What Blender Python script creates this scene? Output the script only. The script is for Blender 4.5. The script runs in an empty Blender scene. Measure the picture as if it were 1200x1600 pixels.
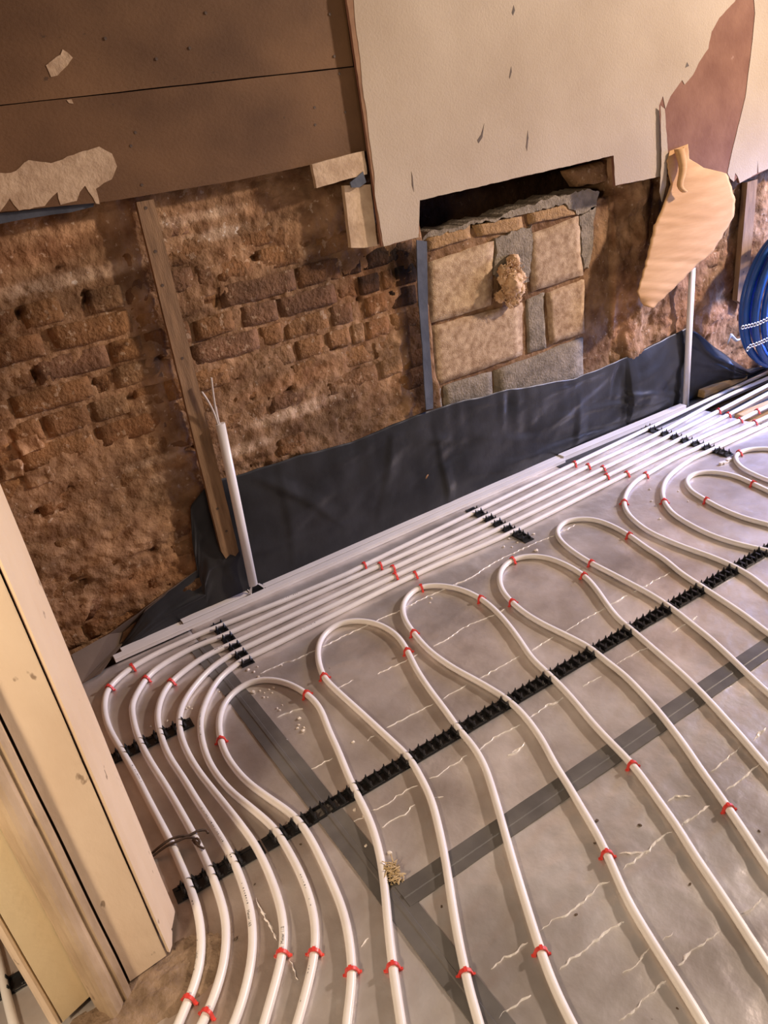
import bpy, bmesh, math, random
from mathutils import Vector, Matrix, noise
C = bpy.context.scene
COL = C.collection
rnd = random.Random(7)

# ---------------------------------------------------------------- camera
cam_d = bpy.data.cameras.new('camera'); cam = bpy.data.objects.new('camera', cam_d); COL.objects.link(cam)
cam_d.sensor_fit = 'VERTICAL'; cam_d.sensor_height = 36.0; cam_d.lens = 36.0 * 1206 / 1600
cam_d.clip_start = 0.02
AX = (Vector((0.83205073, -0.53744904, -0.13725925)), Vector((0.35406414, 0.32409806, 0.87726794)), Vector((-0.42700136, -0.77853001, 0.45995746)))
cam.matrix_world = Matrix(((AX[0].x, AX[1].x, AX[2].x, 0), (AX[0].y, AX[1].y, AX[2].y, 0), (AX[0].z, AX[1].z, AX[2].z, 1.4), (0, 0, 0, 1)))
C.camera = cam

# ---------------------------------------------------------------- light and exposure
w = bpy.data.worlds.new('world'); C.world = w; w.use_nodes = True
w.node_tree.nodes['Background'].inputs[0].default_value = (1.0, 0.82, 0.70, 1)
w.node_tree.nodes['Background'].inputs[1].default_value = 0.085
def light(name, kind, loc, energy, color, **kw):
    d = bpy.data.lights.new(name, kind); d.energy = energy; d.color = color
    for k, v in kw.items(): setattr(d, k, v)
    o = bpy.data.objects.new(name, d); COL.objects.link(o); o.location = loc
    return o
def aim(o, t):
    o.rotation_euler = (Vector(t) - o.location).to_track_quat('-Z', 'Y').to_euler()
light('far_room_lamp', 'POINT', (5.5, 0.25, 2.5), 960, (1.0, 0.80, 0.665), shadow_soft_size=0.13)
light('floor_fill', 'POINT', (1.5, -0.6, 2.6), 27, (1.0, 0.84, 0.72), shadow_soft_size=0.25)  # unseen fill, added to brighten the floor from the front
light('hall_lamp', 'POINT', (-1.0, 0.22, 1.5), 95, (1.0, 0.77, 0.53), shadow_soft_size=0.12)
a = light('window_daylight', 'AREA', (4.15, 1.5, 0.95), 22, (0.22, 0.36, 1.0), shape='RECTANGLE', size=0.7, size_y=0.6, spread=math.radians(95)); aim(a, (2.9, 1.95, 0.02))
C.view_settings.view_transform = 'Standard'; C.view_settings.look = 'None'
C.view_settings.gamma = 1.0; C.view_settings.use_curve_mapping = False
C.view_settings.exposure = 0.36

# ---------------------------------------------------------------- materials
def mat(name, c1, c2=None, rough=0.6, metal=0.0, scale=8.0, detail=6.0, bump=0.0, bscale=60.0, stretch=(1, 1, 1), spec=0.5, lo=0.35, hi=0.65,
        specks=None, attr=False, rand=None, trans=0.0, bdist=0.01):
    m = bpy.data.materials.new(name); m.use_nodes = True
    nt = m.node_tree; N = nt.nodes; L = nt.links
    b = N['Principled BSDF']
    b.inputs['Roughness'].default_value = rough; b.inputs['Metallic'].default_value = metal
    b.inputs['Specular IOR Level'].default_value = spec
    if trans: b.inputs['Transmission Weight'].default_value = trans
    tc = N.new('ShaderNodeTexCoord'); mp = N.new('ShaderNodeMapping'); mp.inputs['Scale'].default_value = stretch
    L.new(tc.outputs['Object'], mp.inputs['Vector'])
    if rand:
        oi = N.new('ShaderNodeObjectInfo'); mu = N.new('ShaderNodeMath'); mu.operation = 'MULTIPLY'; mu.inputs[1].default_value = 37.0
        L.new(oi.outputs['Random'], mu.inputs[0]); L.new(mu.outputs[0], mp.inputs['Location'])
    col = None
    def noise_tex(s, d):
        n = N.new('ShaderNodeTexNoise'); n.inputs['Scale'].default_value = s; n.inputs['Detail'].default_value = d
        L.new(mp.outputs[0], n.inputs['Vector']); return n
    def ramp(src, a, bb, p, q):
        r = N.new('ShaderNodeValToRGB'); e = r.color_ramp.elements
        e[0].position = p; e[0].color = (*a, 1); e[1].position = q; e[1].color = (*bb, 1)
        L.new(src, r.inputs[0]); return r
    def mix(kind, fac, A, B):
        x = N.new('ShaderNodeMix'); x.data_type = 'RGBA'; x.blend_type = kind
        if isinstance(fac, float): x.inputs[0].default_value = fac
        else: L.new(fac, x.inputs[0])
        for s, v in ((6, A), (7, B)):
            if isinstance(v, tuple): x.inputs[s].default_value = (*v, 1)
            else: L.new(v, x.inputs[s])
        return x.outputs[2]
    n1 = noise_tex(scale, detail)
    col = ramp(n1.outputs[0], c1, c2 or c1, lo, hi).outputs[0]
    if rand:
        r2 = N.new('ShaderNodeValToRGB'); r2.color_ramp.interpolation = 'LINEAR'
        e = r2.color_ramp.elements
        for i, cc in enumerate(rand):
            el = e[i] if i < 2 else e.new(1.0)
            el.position = i / (len(rand) - 1); el.color = (*cc, 1)
        L.new(oi.outputs['Random'], r2.inputs[0])
        col = mix('MULTIPLY', 1.0, col, r2.outputs[0])
    if specks:
        sc, thr, cc, amt = specks
        ns = noise_tex(sc, 3.0); rs = ramp(ns.outputs[0], (0, 0, 0), (1, 1, 1), thr, thr + 0.04)
        mm = N.new('ShaderNodeMath'); mm.operation = 'MULTIPLY'; mm.inputs[1].default_value = amt; L.new(rs.outputs[0], mm.inputs[0])
        col = mix('MIX', mm.outputs[0], col, cc)
    if attr:
        at = N.new('ShaderNodeAttribute'); at.attribute_name = 'tint'
        col = mix('MULTIPLY', 1.0, col, at.outputs['Color'])
    L.new(col, b.inputs['Base Color'])
    if bump:
        nb = noise_tex(bscale, 8.0); bp = N.new('ShaderNodeBump'); bp.inputs['Strength'].default_value = bump
        bp.inputs['Distance'].default_value = bdist
        L.new(nb.outputs[0], bp.inputs['Height']); L.new(bp.outputs[0], b.inputs['Normal'])
    return m
M = {}
M['mortar'] = mat('lime mortar', (0.19, 0.098, 0.048), (0.42, 0.255, 0.14), 0.95, scale=17, detail=12, bump=0.65, bscale=36, attr=True, specks=(60, 0.66, (0.60, 0.46, 0.33), 0.6), bdist=0.018, lo=0.33, hi=0.67, spec=0.12)
M['brick'] = mat('old brick', (0.75, 0.72, 0.70), (1.1, 1.05, 1.0), 0.92, scale=22, detail=8, bump=0.5, bscale=70, rand=[(0.27, 0.15, 0.07), (0.24, 0.125, 0.06), (0.30, 0.165, 0.075), (0.22, 0.125, 0.075), (0.29, 0.175, 0.09)], attr=True, specks=(48, 0.62, (0.42, 0.29, 0.185), 0.75), bdist=0.02, spec=0.12)
M['soot_brick'] = mat('sooty brick', (0.030, 0.018, 0.011), (0.12, 0.065, 0.035), 0.9, scale=20, bump=0.7, bscale=80, attr=True, spec=0.12)
M['block'] = mat('concrete block', (0.26, 0.165, 0.095), (0.52, 0.385, 0.25), 0.95, scale=45, detail=10, bump=0.4, bscale=240, lo=0.3, hi=0.7, rand=[(0.88, 0.86, 0.84), (1.0, 0.98, 0.94), (0.95, 0.9, 0.86)], spec=0.12)
M['grey_block'] = mat('mortar smeared block', (0.16, 0.13, 0.095), (0.27, 0.22, 0.16), 0.95, scale=30, detail=10, bump=0.6, bscale=120, spec=0.12)
M['cement'] = mat('grey cement', (0.15, 0.14, 0.12), (0.27, 0.24, 0.20), 0.95, scale=30, detail=10, bump=0.9, bscale=90, attr=True)
M['yellow_brick'] = mat('yellow stock brick', (0.24, 0.135, 0.05), (0.36, 0.21, 0.085), 0.9, scale=40, bump=0.7, bscale=120)
M['board'] = mat('stained board', (0.10, 0.05, 0.023), (0.21, 0.115, 0.055), 0.72, scale=3.2, detail=9, bump=0.12, bscale=120, stretch=(1, 1, 1.4), lo=0.3, hi=0.72, spec=0.3, specks=(26, 0.70, (0.05, 0.028, 0.016), 0.7), rand=[(1, 1, 1), (0.92, 0.9, 0.88)])
M['paper'] = mat('woodchip wallpaper', (0.375, 0.298, 0.225), (0.47, 0.388, 0.305), 0.85, scale=3.0, detail=10, bump=0.35, bscale=160, spec=0.25, lo=0.3, hi=0.7, bdist=0.004)
M['gypsum'] = mat('bare plasterboard', (0.17, 0.075, 0.05), (0.24, 0.12, 0.08), 0.85, scale=7, bump=0.15, bscale=60, spec=0.2, specks=(14, 0.74, (0.45, 0.3, 0.25), 0.6))
M['edge'] = mat('torn board face', (0.21, 0.115, 0.07), (0.29, 0.17, 0.10), 0.85, scale=20, spec=0.2)
M['flap'] = mat('paper backing', (0.47, 0.265, 0.11), (0.56, 0.335, 0.155), 0.8, scale=7, spec=0.2, stretch=(0.6, 1, 4), bump=0.1, bscale=40)
M['scrap'] = mat('paper scrap', (0.42, 0.30, 0.20), (0.56, 0.42, 0.29), 0.9, scale=25, spec=0.2, bump=0.3, bscale=80)
M['batten'] = mat('raw batten', (0.17, 0.098, 0.048), (0.29, 0.175, 0.09), 0.8, scale=10, detail=8, stretch=(6, 6, 0.8), bump=0.2, bscale=60, specks=(30, 0.70, (0.07, 0.04, 0.02), 0.8))
M['timber'] = mat('rough timber', (0.40, 0.25, 0.11), (0.56, 0.37, 0.18), 0.75, scale=12, stretch=(1, 6, 6), bump=0.2)
M['dpm'] = mat('black polythene', (0.012, 0.0125, 0.014), (0.03, 0.03, 0.032), 0.40, scale=6, detail=8, bump=0.2, bscale=14, spec=0.32)
M['dpm_sheen'] = mat('polythene with painted sheen', (0.085, 0.058, 0.04), (0.13, 0.09, 0.06), 0.6, scale=6, bump=0.1, bscale=20)  # browner, lighter polythene: light reflected by the folded corner is put into its colour
M['dpc'] = mat('blue black strip', (0.035, 0.042, 0.06), (0.075, 0.085, 0.11), 0.5, scale=12, bump=0.2, bscale=30)
M['foil'] = mat('dusty foil facing', (0.50, 0.455, 0.425), (0.84, 0.805, 0.785), 0.36, metal=0.66, scale=5, detail=12, bump=0.5, bscale=14, lo=0.33, hi=0.67, specks=(60, 0.755, (0.16, 0.11, 0.08), 0.5), attr=True, bdist=0.008)
M['crease'] = mat('foil crease with painted glint', (0.96, 0.93, 0.90), None, 0.25, metal=0.2)  # clean foil made near white, so the glint sits in the colour
M['tape'] = mat('grey joint tape', (0.105, 0.098, 0.092), (0.165, 0.155, 0.145), 0.4, metal=0.2, scale=9, bump=0.08, bscale=30)
M['pipe'] = mat('white plastic pipe', (0.74, 0.70, 0.665), (0.80, 0.765, 0.73), 0.33, scale=12, spec=0.5)
M['print'] = mat('dark pipe print', (0.05, 0.045, 0.045), None, 0.6)
M['pvc'] = mat('white pvc', (0.72, 0.68, 0.65), (0.78, 0.745, 0.715), 0.38, scale=9)
M['black'] = mat('black plastic', (0.008, 0.008, 0.0085), (0.016, 0.016, 0.017), 0.38, scale=20)
M['red'] = mat('red plastic', (0.62, 0.045, 0.035), (0.72, 0.065, 0.05), 0.38, scale=20)
M['paint'] = mat('old cream gloss paint', (0.63, 0.485, 0.35), (0.72, 0.58, 0.435), 0.55, scale=5, detail=9, bump=0.25, bscale=50, specks=(38, 0.685, (0.20, 0.13, 0.08), 0.8), stretch=(1, 1, 0.5), bdist=0.006)
M['paint_worn'] = mat('worn cream paint', (0.30, 0.21, 0.13), (0.52, 0.39, 0.26), 0.6, scale=14, detail=9, bump=0.4, bscale=50, specks=(25, 0.66, (0.18, 0.12, 0.075), 0.8), stretch=(1, 1, 0.35))
M['paint_hall_lit'] = mat('cream paint with hall light', (0.68, 0.54, 0.33), (0.74, 0.61, 0.39), 0.5, scale=4, bump=0.12, bscale=40, specks=(30, 0.74, (0.25, 0.17, 0.1), 0.6))  # cream paint shifted to yellow: warm hall light put into the colour
M['gap'] = mat('shadow gap backing', (0.03, 0.02, 0.014), (0.06, 0.04, 0.03), 0.95)
M['sub'] = mat('dusty subfloor', (0.13, 0.095, 0.07), (0.22, 0.165, 0.12), 0.95, scale=9, bump=0.6, bscale=40)
M['crumb'] = mat('plaster crumb', (0.66, 0.59, 0.50), (0.78, 0.71, 0.62), 0.9, scale=60)
M['foam'] = mat('old foam', (0.40, 0.23, 0.11), (0.78, 0.55, 0.33), 0.85, scale=30, bump=0.5, bscale=80, rand=[(0.9, 0.85, 0.8), (1.0, 1.0, 1.0)])
M['straw'] = mat('yellow fibre', (0.46, 0.34, 0.18), (0.60, 0.46, 0.27), 0.9, scale=60)
M['blue'] = mat('blue water pipe', (0.012, 0.07, 0.30), (0.018, 0.10, 0.38), 0.35, scale=10)
M['zinc'] = mat('galvanised strap', (0.48, 0.48, 0.47), (0.62, 0.62, 0.61), 0.35, metal=0.8, scale=30)
M['clear'] = mat('clear film', (0.45, 0.55, 0.75), (0.6, 0.7, 0.85), 0.2, scale=10)
M['wire'] = mat('rusty tie wire', (0.055, 0.035, 0.025), (0.11, 0.07, 0.045), 0.7, scale=60)
M['cable'] = mat('grey cable core', (0.52, 0.46, 0.41), (0.6, 0.54, 0.48), 0.5, scale=30)
M['wcable'] = mat('brown cable core', (0.30, 0.22, 0.17), None, 0.5)
M['dirt'] = mat('rubble dust', (0.16, 0.105, 0.065), (0.30, 0.21, 0.14), 0.98, scale=24, detail=10, bump=0.9, bscale=60)

# ---------------------------------------------------------------- helpers
def obj(name, me, m=None, parent=None, smooth=False):
    if isinstance(me, bmesh.types.BMesh):
        bm = me; me = bpy.data.meshes.new(name); bm.normal_update(); bm.to_mesh(me); bm.free()
    if m is not None and not me.materials: me.materials.append(M[m] if isinstance(m, str) else m)
    if smooth:
        for p in me.polygons: p.use_smooth = True
    o = bpy.data.objects.new(name, me); COL.objects.link(o)
    if parent: o.parent = parent
    return o
def tag(o, label, cat, group=None):
    o['label'] = label; o['category'] = cat
    if group: o['group'] = group
    return o
def structure(o):
    o['kind'] = 'structure'; return o
def empty(name, loc=(0, 0, 0)):
    o = bpy.data.objects.new(name, None); COL.objects.link(o); o.location = loc; o.empty_display_size = 0.05; return o
def meshof(name, verts, faces):
    me = bpy.data.meshes.new(name); me.from_pydata([tuple(v) for v in verts], [], faces); me.update(); return me
def box_bm(x0, x1, y0, y1, z0, z1, bev=0.0, bm=None):
    own = bm is None
    if own: bm = bmesh.new()
    r = bmesh.ops.create_cube(bm, size=1.0)
    for v in r['verts']:
        v.co = Vector((x0 + (v.co.x + .5) * (x1 - x0), y0 + (v.co.y + .5) * (y1 - y0), z0 + (v.co.z + .5) * (z1 - z0)))
    if bev:
        es = list({e for v in r['verts'] for e in v.link_edges})
        bmesh.ops.bevel(bm, geom=es, offset=bev, segments=2, affect='EDGES', profile=0.5)
    return bm
def prism_xz(poly, y_front, y_back, jag=0.0, seed=0, step=None):
    """polygon in the wall plane given front and back faces"""
    if step:
        out = []
        for i in range(len(poly)):
            a, b = Vector(poly[i]), Vector(poly[(i + 1) % len(poly)])
            n = max(1, int((b - a).length / step))
            for k in range(n):
                p = a.lerp(b, k / n)
                if k: p = p + Vector((noise.noise(Vector((p.x * 40, p.y * 40, seed))), noise.noise(Vector((p.x * 40, p.y * 40, seed + 9.3))))) * jag
                out.append((p.x, p.y))
        poly = out
    bm = bmesh.new()
    f = bm.faces.new([bm.verts.new((x, y_front, z)) for x, z in poly])
    bm.normal_update()
    if f.normal.y > 0: f.normal_flip()
    r = bmesh.ops.extrude_face_region(bm, geom=[f])
    for g in r['geom']:
        if isinstance(g, bmesh.types.BMVert): g.co.y = y_back
    bmesh.ops.recalc_face_normals(bm, faces=bm.faces[:])
    bmesh.ops.triangulate(bm, faces=[f for f in bm.faces if len(f.verts) > 4])
    return bm
def prism_xy(poly, z0, z1):
    bm = bmesh.new()
    f = bm.faces.new([bm.verts.new((x, y, z1)) for x, y in poly])
    r = bmesh.ops.extrude_face_region(bm, geom=[f])
    for g in r['geom']:
        if isinstance(g, bmesh.types.BMVert): g.co.z = z0
    bmesh.ops.recalc_face_normals(bm, faces=bm.faces[:])
    return bm
def catmull(P, step):
    P = [Vector(p) for p in P]
    Q = [P[0] * 2 - P[1]] + P + [P[-1] * 2 - P[-2]]
    out = []
    for i in range(1, len(Q) - 2):
        p0, p1, p2, p3 = Q[i - 1:i + 3]
        n = max(2, int((p2 - p1).length / step))
        for k in range(n):
            t = k / n
            out.append(0.5 * ((2 * p1) + (p2 - p0) * t + (2 * p0 - 5 * p1 + 4 * p2 - p3) * t * t + (3 * p1 - p0 - 3 * p2 + p3) * t ** 3))
    out.append(P[-1].copy())
    return out
def smooth_path(P, it):
    P = [p.copy() for p in P]
    for _ in range(it):
        P = [P[0]] + [P[i] * 0.5 + (P[i - 1] + P[i + 1]) * 0.25 for i in range(1, len(P) - 1)] + [P[-1]]
    return P
def tube_bm(path, r, sides=12, cap=True, bm=None, radii=None, up=Vector((0, 0, 1))):
    if bm is None: bm = bmesh.new()
    rings = []
    n = len(path)
    for i, p in enumerate(path):
        t = (path[min(i + 1, n - 1)] - path[max(i - 1, 0)]).normalized()
        s = t.cross(up)
        if s.length < 1e-4: s = t.cross(Vector((1, 0, 0)))
        s.normalize(); u = s.cross(t).normalized()
        rr = radii[i] if radii else r
        rings.append([bm.verts.new(p + (s * math.cos(a) + u * math.sin(a)) * rr) for a in [2 * math.pi * k / sides for k in range(sides)]])
    for A, B in zip(rings, rings[1:]):
        for k in range(sides):
            f = bm.faces.new((A[k], A[(k + 1) % sides], B[(k + 1) % sides], B[k])); f.smooth = True
    if cap:
        bm.faces.new(rings[0][::-1]); bm.faces.new(rings[-1])
    bmesh.ops.recalc_face_normals(bm, faces=bm.faces[:])
    return bm
def fbm(x, y, z, octv=4):
    s = 0; a = 1; f = 1
    for _ in range(octv):
        s += a * noise.noise(Vector((x * f, y * f, z * f))); a *= .5; f *= 2.1
    return s
def set_tint(me, cols):
    a = me.color_attributes.new('tint', 'FLOAT_COLOR', 'POINT')
    flat = []
    for c in cols: flat += [c[0], c[1], c[2], 1.0]
    a.data.foreach_set('color', flat)
def mixc(a, b, t): return tuple(p + (q - p) * t for p, q in zip(a, b))

WY = 2.24          # face of the brickwork
RP = 0.0088        # pipe radius
PZ = 0.0095        # pipe axis height over the foil

# ---------------------------------------------------------------- back wall
OPEN_L, OPEN_R = 1.535, 2.445        # old opening, closed with blocks
INFILL = [(1.5403,0.9844),(1.5759,1.0106),(1.6511,1.0047),(1.7497,1.0137),(1.8496,1.006),(1.9397,1.0201),(2.0311,1.0215),(2.1253,1.0273),(2.2055,1.0272),(2.3044,1.0243),(2.3717,1.0041)]
def infill_top(x):
    for (x0, z0), (x1, z1) in zip(INFILL, INFILL[1:]):
        if x0 <= x <= x1: return z0 + (z1 - z0) * (x - x0) / (x1 - x0)
    return INFILL[0][1] if x < INFILL[0][0] else INFILL[-1][1]
# wall tones, stains plus shade painted left of the plastic strip and the flap: (x, z), half width, half height, colour, strength
ST = []
for (c, rx, rz, colr, k) in (
    ((1.3633,0.8931), 0.20, 0.10, (0.55, 0.42, 0.33), .6), ((1.4744,0.9422), 0.14, 0.06, (0.07, 0.06, 0.05), .95),
    ((1.4572,0.6041), 0.05, 0.30, (0.12, 0.09, 0.07), .9), ((0.3845,1.1167), 0.24, 0.018, (1.55, 1.5, 1.45), .9),  # the tall dark oval is painted shade beside the plastic strip
    ((0.3442,1.1937), 0.2, 0.03, (0.6, 0.5, 0.45), .7), ((0.9788,0.5626), 0.17, 0.022, (1.6, 1.55, 1.5), .95), ((0.7552,0.502), 0.10, 0.02, (1.4, 1.35, 1.3), .8),
    ((0.7678,1.2028), 0.16, 0.014, (1.6, 1.55, 1.5), .8), ((0.8313,1.1476), 0.10, 0.015, (1.5, 1.5, 1.5), .7), ((1.1345,1.1911), 0.25, 0.025, (1.25, 1.2, 1.2), .6),
    ((1.0009,0.6665), 0.22, 0.03, (1.25, 1.15, 1.05), .7), ((0.1486,0.7132), 0.07, 0.05, (1.3, 1.25, 1.2), .6), ((0.3883,0.5463), 0.2, 0.04, (0.85, 0.85, 0.85), .6),
    ((0.4945,0.4961), 0.07, 0.02, (1.5, 1.45, 1.4), .7), ((0.4714,0.5586), 0.1, 0.012, (1.4, 1.35, 1.3), .7), ((0.3319,1.2972), 0.2, 0.03, (0.9, 0.85, 0.85), .6),
    ((0.3854,0.1836), 0.16, 0.05, (1.15, 1.0, 0.85), .7), ((0.1665,0.1434), 0.14, 0.03, (0.45, 0.38, 0.33), .8), ((0.6868,1.115), 0.05, 0.05, (1.1, 1.1, 1.1), .5),
    ((3.068,0.3974), 0.25, 0.12, (0.95, 0.88, 0.95), .8), ((2.8424,0.5353), 0.16, 0.2, (0.95, 0.85, 0.9), .6), ((3.2356,0.5325), 0.10, 0.14, (0.8, 0.55, 0.5), .6), ((3.1329,0.4257), 0.035, 0.03, (1.7, 1.65, 1.5), .8),
    ((2.3775,0.9339), 0.10, 0.10, (0.3, 0.2, 0.14), .85), ((2.2897,0.3729), 0.04, 0.10, (0.10, 0.08, 0.07), .9), ((2.4851,0.5643), 0.10, 0.20, (1.1, 0.92, 0.8), .5), ((2.6489,0.8856), 0.06, 0.14, (0.25, 0.2, 0.17), .8), ((2.4117,0.8204), 0.05, 0.05, (1.25, 1.1, 0.9), .6), ((2.6471,0.2736), 0.10, 0.10, (1.1, 1.05, 1.0), .6), ((3.4397,0.0535), 0.2, 0.05, (0.5, 0.4, 0.4), .6), ((3.0325,0.2881), 0.1, 0.04, (0.8, 0.7, 0.65), .6)):  # the dark upright oval behind the flap's left edge is its shadow, painted
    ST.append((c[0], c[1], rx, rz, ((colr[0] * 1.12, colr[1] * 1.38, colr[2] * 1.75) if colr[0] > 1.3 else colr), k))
PITS = [(0.2385,0.9036),(0.2345,0.8868),(0.39,0.8318),(0.3941,0.8154),(0.4694,0.9119),(0.2504,1.0596),(0.771,0.9753),(0.7735,0.9615),(1.0272,0.9798),(1.0355,0.9565),(0.9524,0.913),(0.9553,0.8965),(0.4251,1.0738),(0.4286,1.0575),(0.462,0.762),(0.3775,1.1463),(0.9328,1.0606),(0.2462,0.8505),(0.574,0.8494),(0.8255,0.6543),(1.1335,0.7266),(1.0561,0.8167),(1.2608,0.8538),(0.3908,0.2771),(0.1646,0.263),(0.2698,0.2842),(0.1197,0.5242),(0.2208,0.557),(0.5948,0.5578),(0.9478,0.6387),(1.2149,0.6266)]
def pit(x, z):
    m_ = 0
    for (px_, pz_) in PITS:
        d = math.hypot((x - px_) / (.010 + .016 * ((px_ * 97) % 1)), (z - pz_) / (.006 + .008 * ((px_ * 53) % 1))) + .9 * noise.noise(Vector((x * 55, z * 55, 4)))
        if d < 1: m_ = max(m_, 1 - d)
    return min(1, m_ * 2)
def wall_tint(x, z):
    t = (1, 1, 1)
    for (cx, cz, rx, rz, colr, k) in ST:
        d = ((x - cx) / rx) ** 2 + ((z - cz) / rz) ** 2
        d = math.sqrt(d) + 0.35 * noise.noise(Vector((x * 22, z * 22, cx * 3)))
        if d < 1.25:
            t = mixc(t, colr, k * min(1, max(0, (1.25 - d) / 0.6)))
    n = fbm(x * 3.0, z * 7.0, 4.2, 3)
    q = pit(x, z)
    if q: t = mixc(t, (.34, .27, .22), q)
    v = 0.82 + 0.52 * n
    return tuple(c * max(.45, v) for c in t)
def in_open(x, z): return OPEN_L < x < OPEN_R and z < 1.13
def wall_y(x, z):
    y = WY + 0.0012 + 0.006 * fbm(x * 7, z * 11, 0.3, 5) + 0.004 * fbm(x * 40, z * 40, 2.1, 3)
    if z < 0.62: y -= 0.022 * max(-.2, fbm(x * 5, z * 11, 7.7, 5)) * min(1, (0.62 - z) / 0.2)
    if x > OPEN_R:
        y += 0.022 * fbm(x * 9, z * 3.0, 5.5, 5) - 0.004
        if x < 2.75: y -= .018 * max(0, 1 - abs(x - 2.58) / .14) * (1 + fbm(x * 12, z * 8, 8.8, 4))
    y += .012 * pit(x, z)
    if in_open(x, z):
        top = infill_top(x) - .022 + 0.008 * noise.noise(Vector((x * 30, 0, 3)))
        y = WY + 0.016 + 0.003 * fbm(x * 25, z * 25, 1.0, 4)
        if z > top: y = WY + 0.15
    return y
X0, X1, Z0, Z1 = -0.75, 4.3, -0.06, 1.32
NX, NZ = 640, 178
vs = []; cols = []
for j in range(NZ + 1):
    z = Z0 + (Z1 - Z0) * j / NZ
    for i in range(NX + 1):
        x = X0 + (X1 - X0) * i / NX
        y = wall_y(x, z)
        vs.append((x, y, z))
        if in_open(x, z):
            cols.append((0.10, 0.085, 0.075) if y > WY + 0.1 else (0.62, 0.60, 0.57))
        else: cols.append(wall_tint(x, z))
fs = [(j * (NX + 1) + i, j * (NX + 1) + i + 1, (j + 1) * (NX + 1) + i + 1, (j + 1) * (NX + 1) + i) for j in range(NZ) for i in range(NX)]
# close the slab: outline ring pushed back
ring = [i for i in range(NX + 1)] + [(j + 1) * (NX + 1) - 1 for j in range(1, NZ + 1)] + [NZ * (NX + 1) + i for i in range(NX - 1, -1, -1)] + [j * (NX + 1) for j in range(NZ - 1, 0, -1)]
b0 = len(vs)
for r in ring: vs.append((vs[r][0], WY + 0.26, vs[r][2])); cols.append((.6, .6, .6))
for k in range(len(ring)):
    k2 = (k + 1) % len(ring)
    fs.append((ring[k2], ring[k], b0 + k, b0 + k2))
fs.append(tuple(range(b0, b0 + len(ring)))[::-1])
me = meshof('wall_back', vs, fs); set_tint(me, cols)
wall = structure(obj('wall_back', me, 'mortar', smooth=True))

# upper part of the wall, behind the boards
o = structure(obj('wall_back', box_bm(X0, X1, WY + 0.01, WY + 0.26, Z1, 2.25), 'gap'))

def rough_slab(name, w_, h_, d_, m, seed, nx=7, nz=4, rough=0.004, corner=0.012, parent=wall, loc=(0, 0, 0), tint=None):
    """slab with worn, rounded, uneven edges; front face toward -Y"""
    V = []; Fc = []
    for j in range(nz + 1):
        for i in range(nx + 1):
            u, v = i / nx, j / nz
            x = (u - .5) * w_; z = (v - .5) * h_
            e = min(u, 1 - u) * w_, min(v, 1 - v) * h_
            y = rough * 1.4 * fbm(x * 14 + seed, z * 14, seed * 1.7, 3)
            if e[0] < 1e-6 or e[1] < 1e-6: y += corner * 0.45
            sx = noise.noise(Vector((seed, z * 30, 1.1))) * rough * 1.5 * (1 if e[0] < 1e-6 else .3)
            sz = noise.noise(Vector((x * 20, seed, 5.1))) * rough * 1.5 * (1 if e[1] < 1e-6 else .3)
            if e[0] < 1e-6 and e[1] < 1e-6: x *= 1 - corner / w_ * .8; z *= 1 - corner / h_ * .5
            V.append((x + sx, y, z + sz))
    id_ = lambda i, j: j * (nx + 1) + i
    for j in range(nz):
        for i in range(nx): Fc.append((id_(i, j), id_(i + 1, j), id_(i + 1, j + 1), id_(i, j + 1)))
    rg = [id_(i, 0) for i in range(nx + 1)] + [id_(nx, j) for j in range(1, nz + 1)] + [id_(i, nz) for i in range(nx - 1, -1, -1)] + [id_(0, j) for j in range(nz - 1, 0, -1)]
    b = len(V)
    for r in rg: V.append((V[r][0], d_, V[r][2]))
    for k in range(len(rg)): Fc.append((rg[(k + 1) % len(rg)], rg[k], b + k, b + (k + 1) % len(rg)))
    Fc.append(tuple(range(b, b + len(rg)))[::-1])
    me = meshof(name, V, Fc)
    set_tint(me, [tint(loc[0] + v[0], loc[2] + v[2]) if tint else (1, 1, 1) for v in V])
    return me

PITCH, ZC = 0.0735, 0.752
TR = [(0.2528,0.3542,1.034),(0.1903,0.2417,1.0246),(0.4234,0.5201,1.051),(0.3025,0.5214,0.9658),(0.1395,0.2802,0.9665),(0.2387,0.4347,0.8886),(0.1531,0.3653,0.8175),(0.4711,0.555,0.7473),(0.2152,0.3362,0.7523),(0.3473,0.4479,0.7499),(0.43,0.5689,0.8371),(0.7926,1.0453,0.9661),(1.0516,1.2051,0.9705),(0.8455,0.9646,0.8991),(0.6912,0.8193,0.8995),(0.6682,0.8857,0.8276),(0.973,1.1788,0.902),(0.9295,1.1287,1.04),(0.8036,0.9086,1.0509),(1.1463,1.2258,0.8269),(1.1205,1.2052,0.7436),(1.2651,1.3437,0.9011),(1.3569,1.3952,0.9007),(1.4077,1.494,0.8969),(1.2787,1.3622,0.811),(1.3756,1.4825,0.8217),(1.2718,1.3581,0.755),(0.8963,0.9687,0.8393),(1.0034,1.1038,0.7631),(1.2939,1.4907,0.9667),(0.8671,0.9743,0.4527)]
rows = {}
for (x0, x1, z) in TR:
    k = round((z - ZC) / PITCH); rows.setdefault(k, []).append((x0, x1, True))
bricks = []
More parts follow.
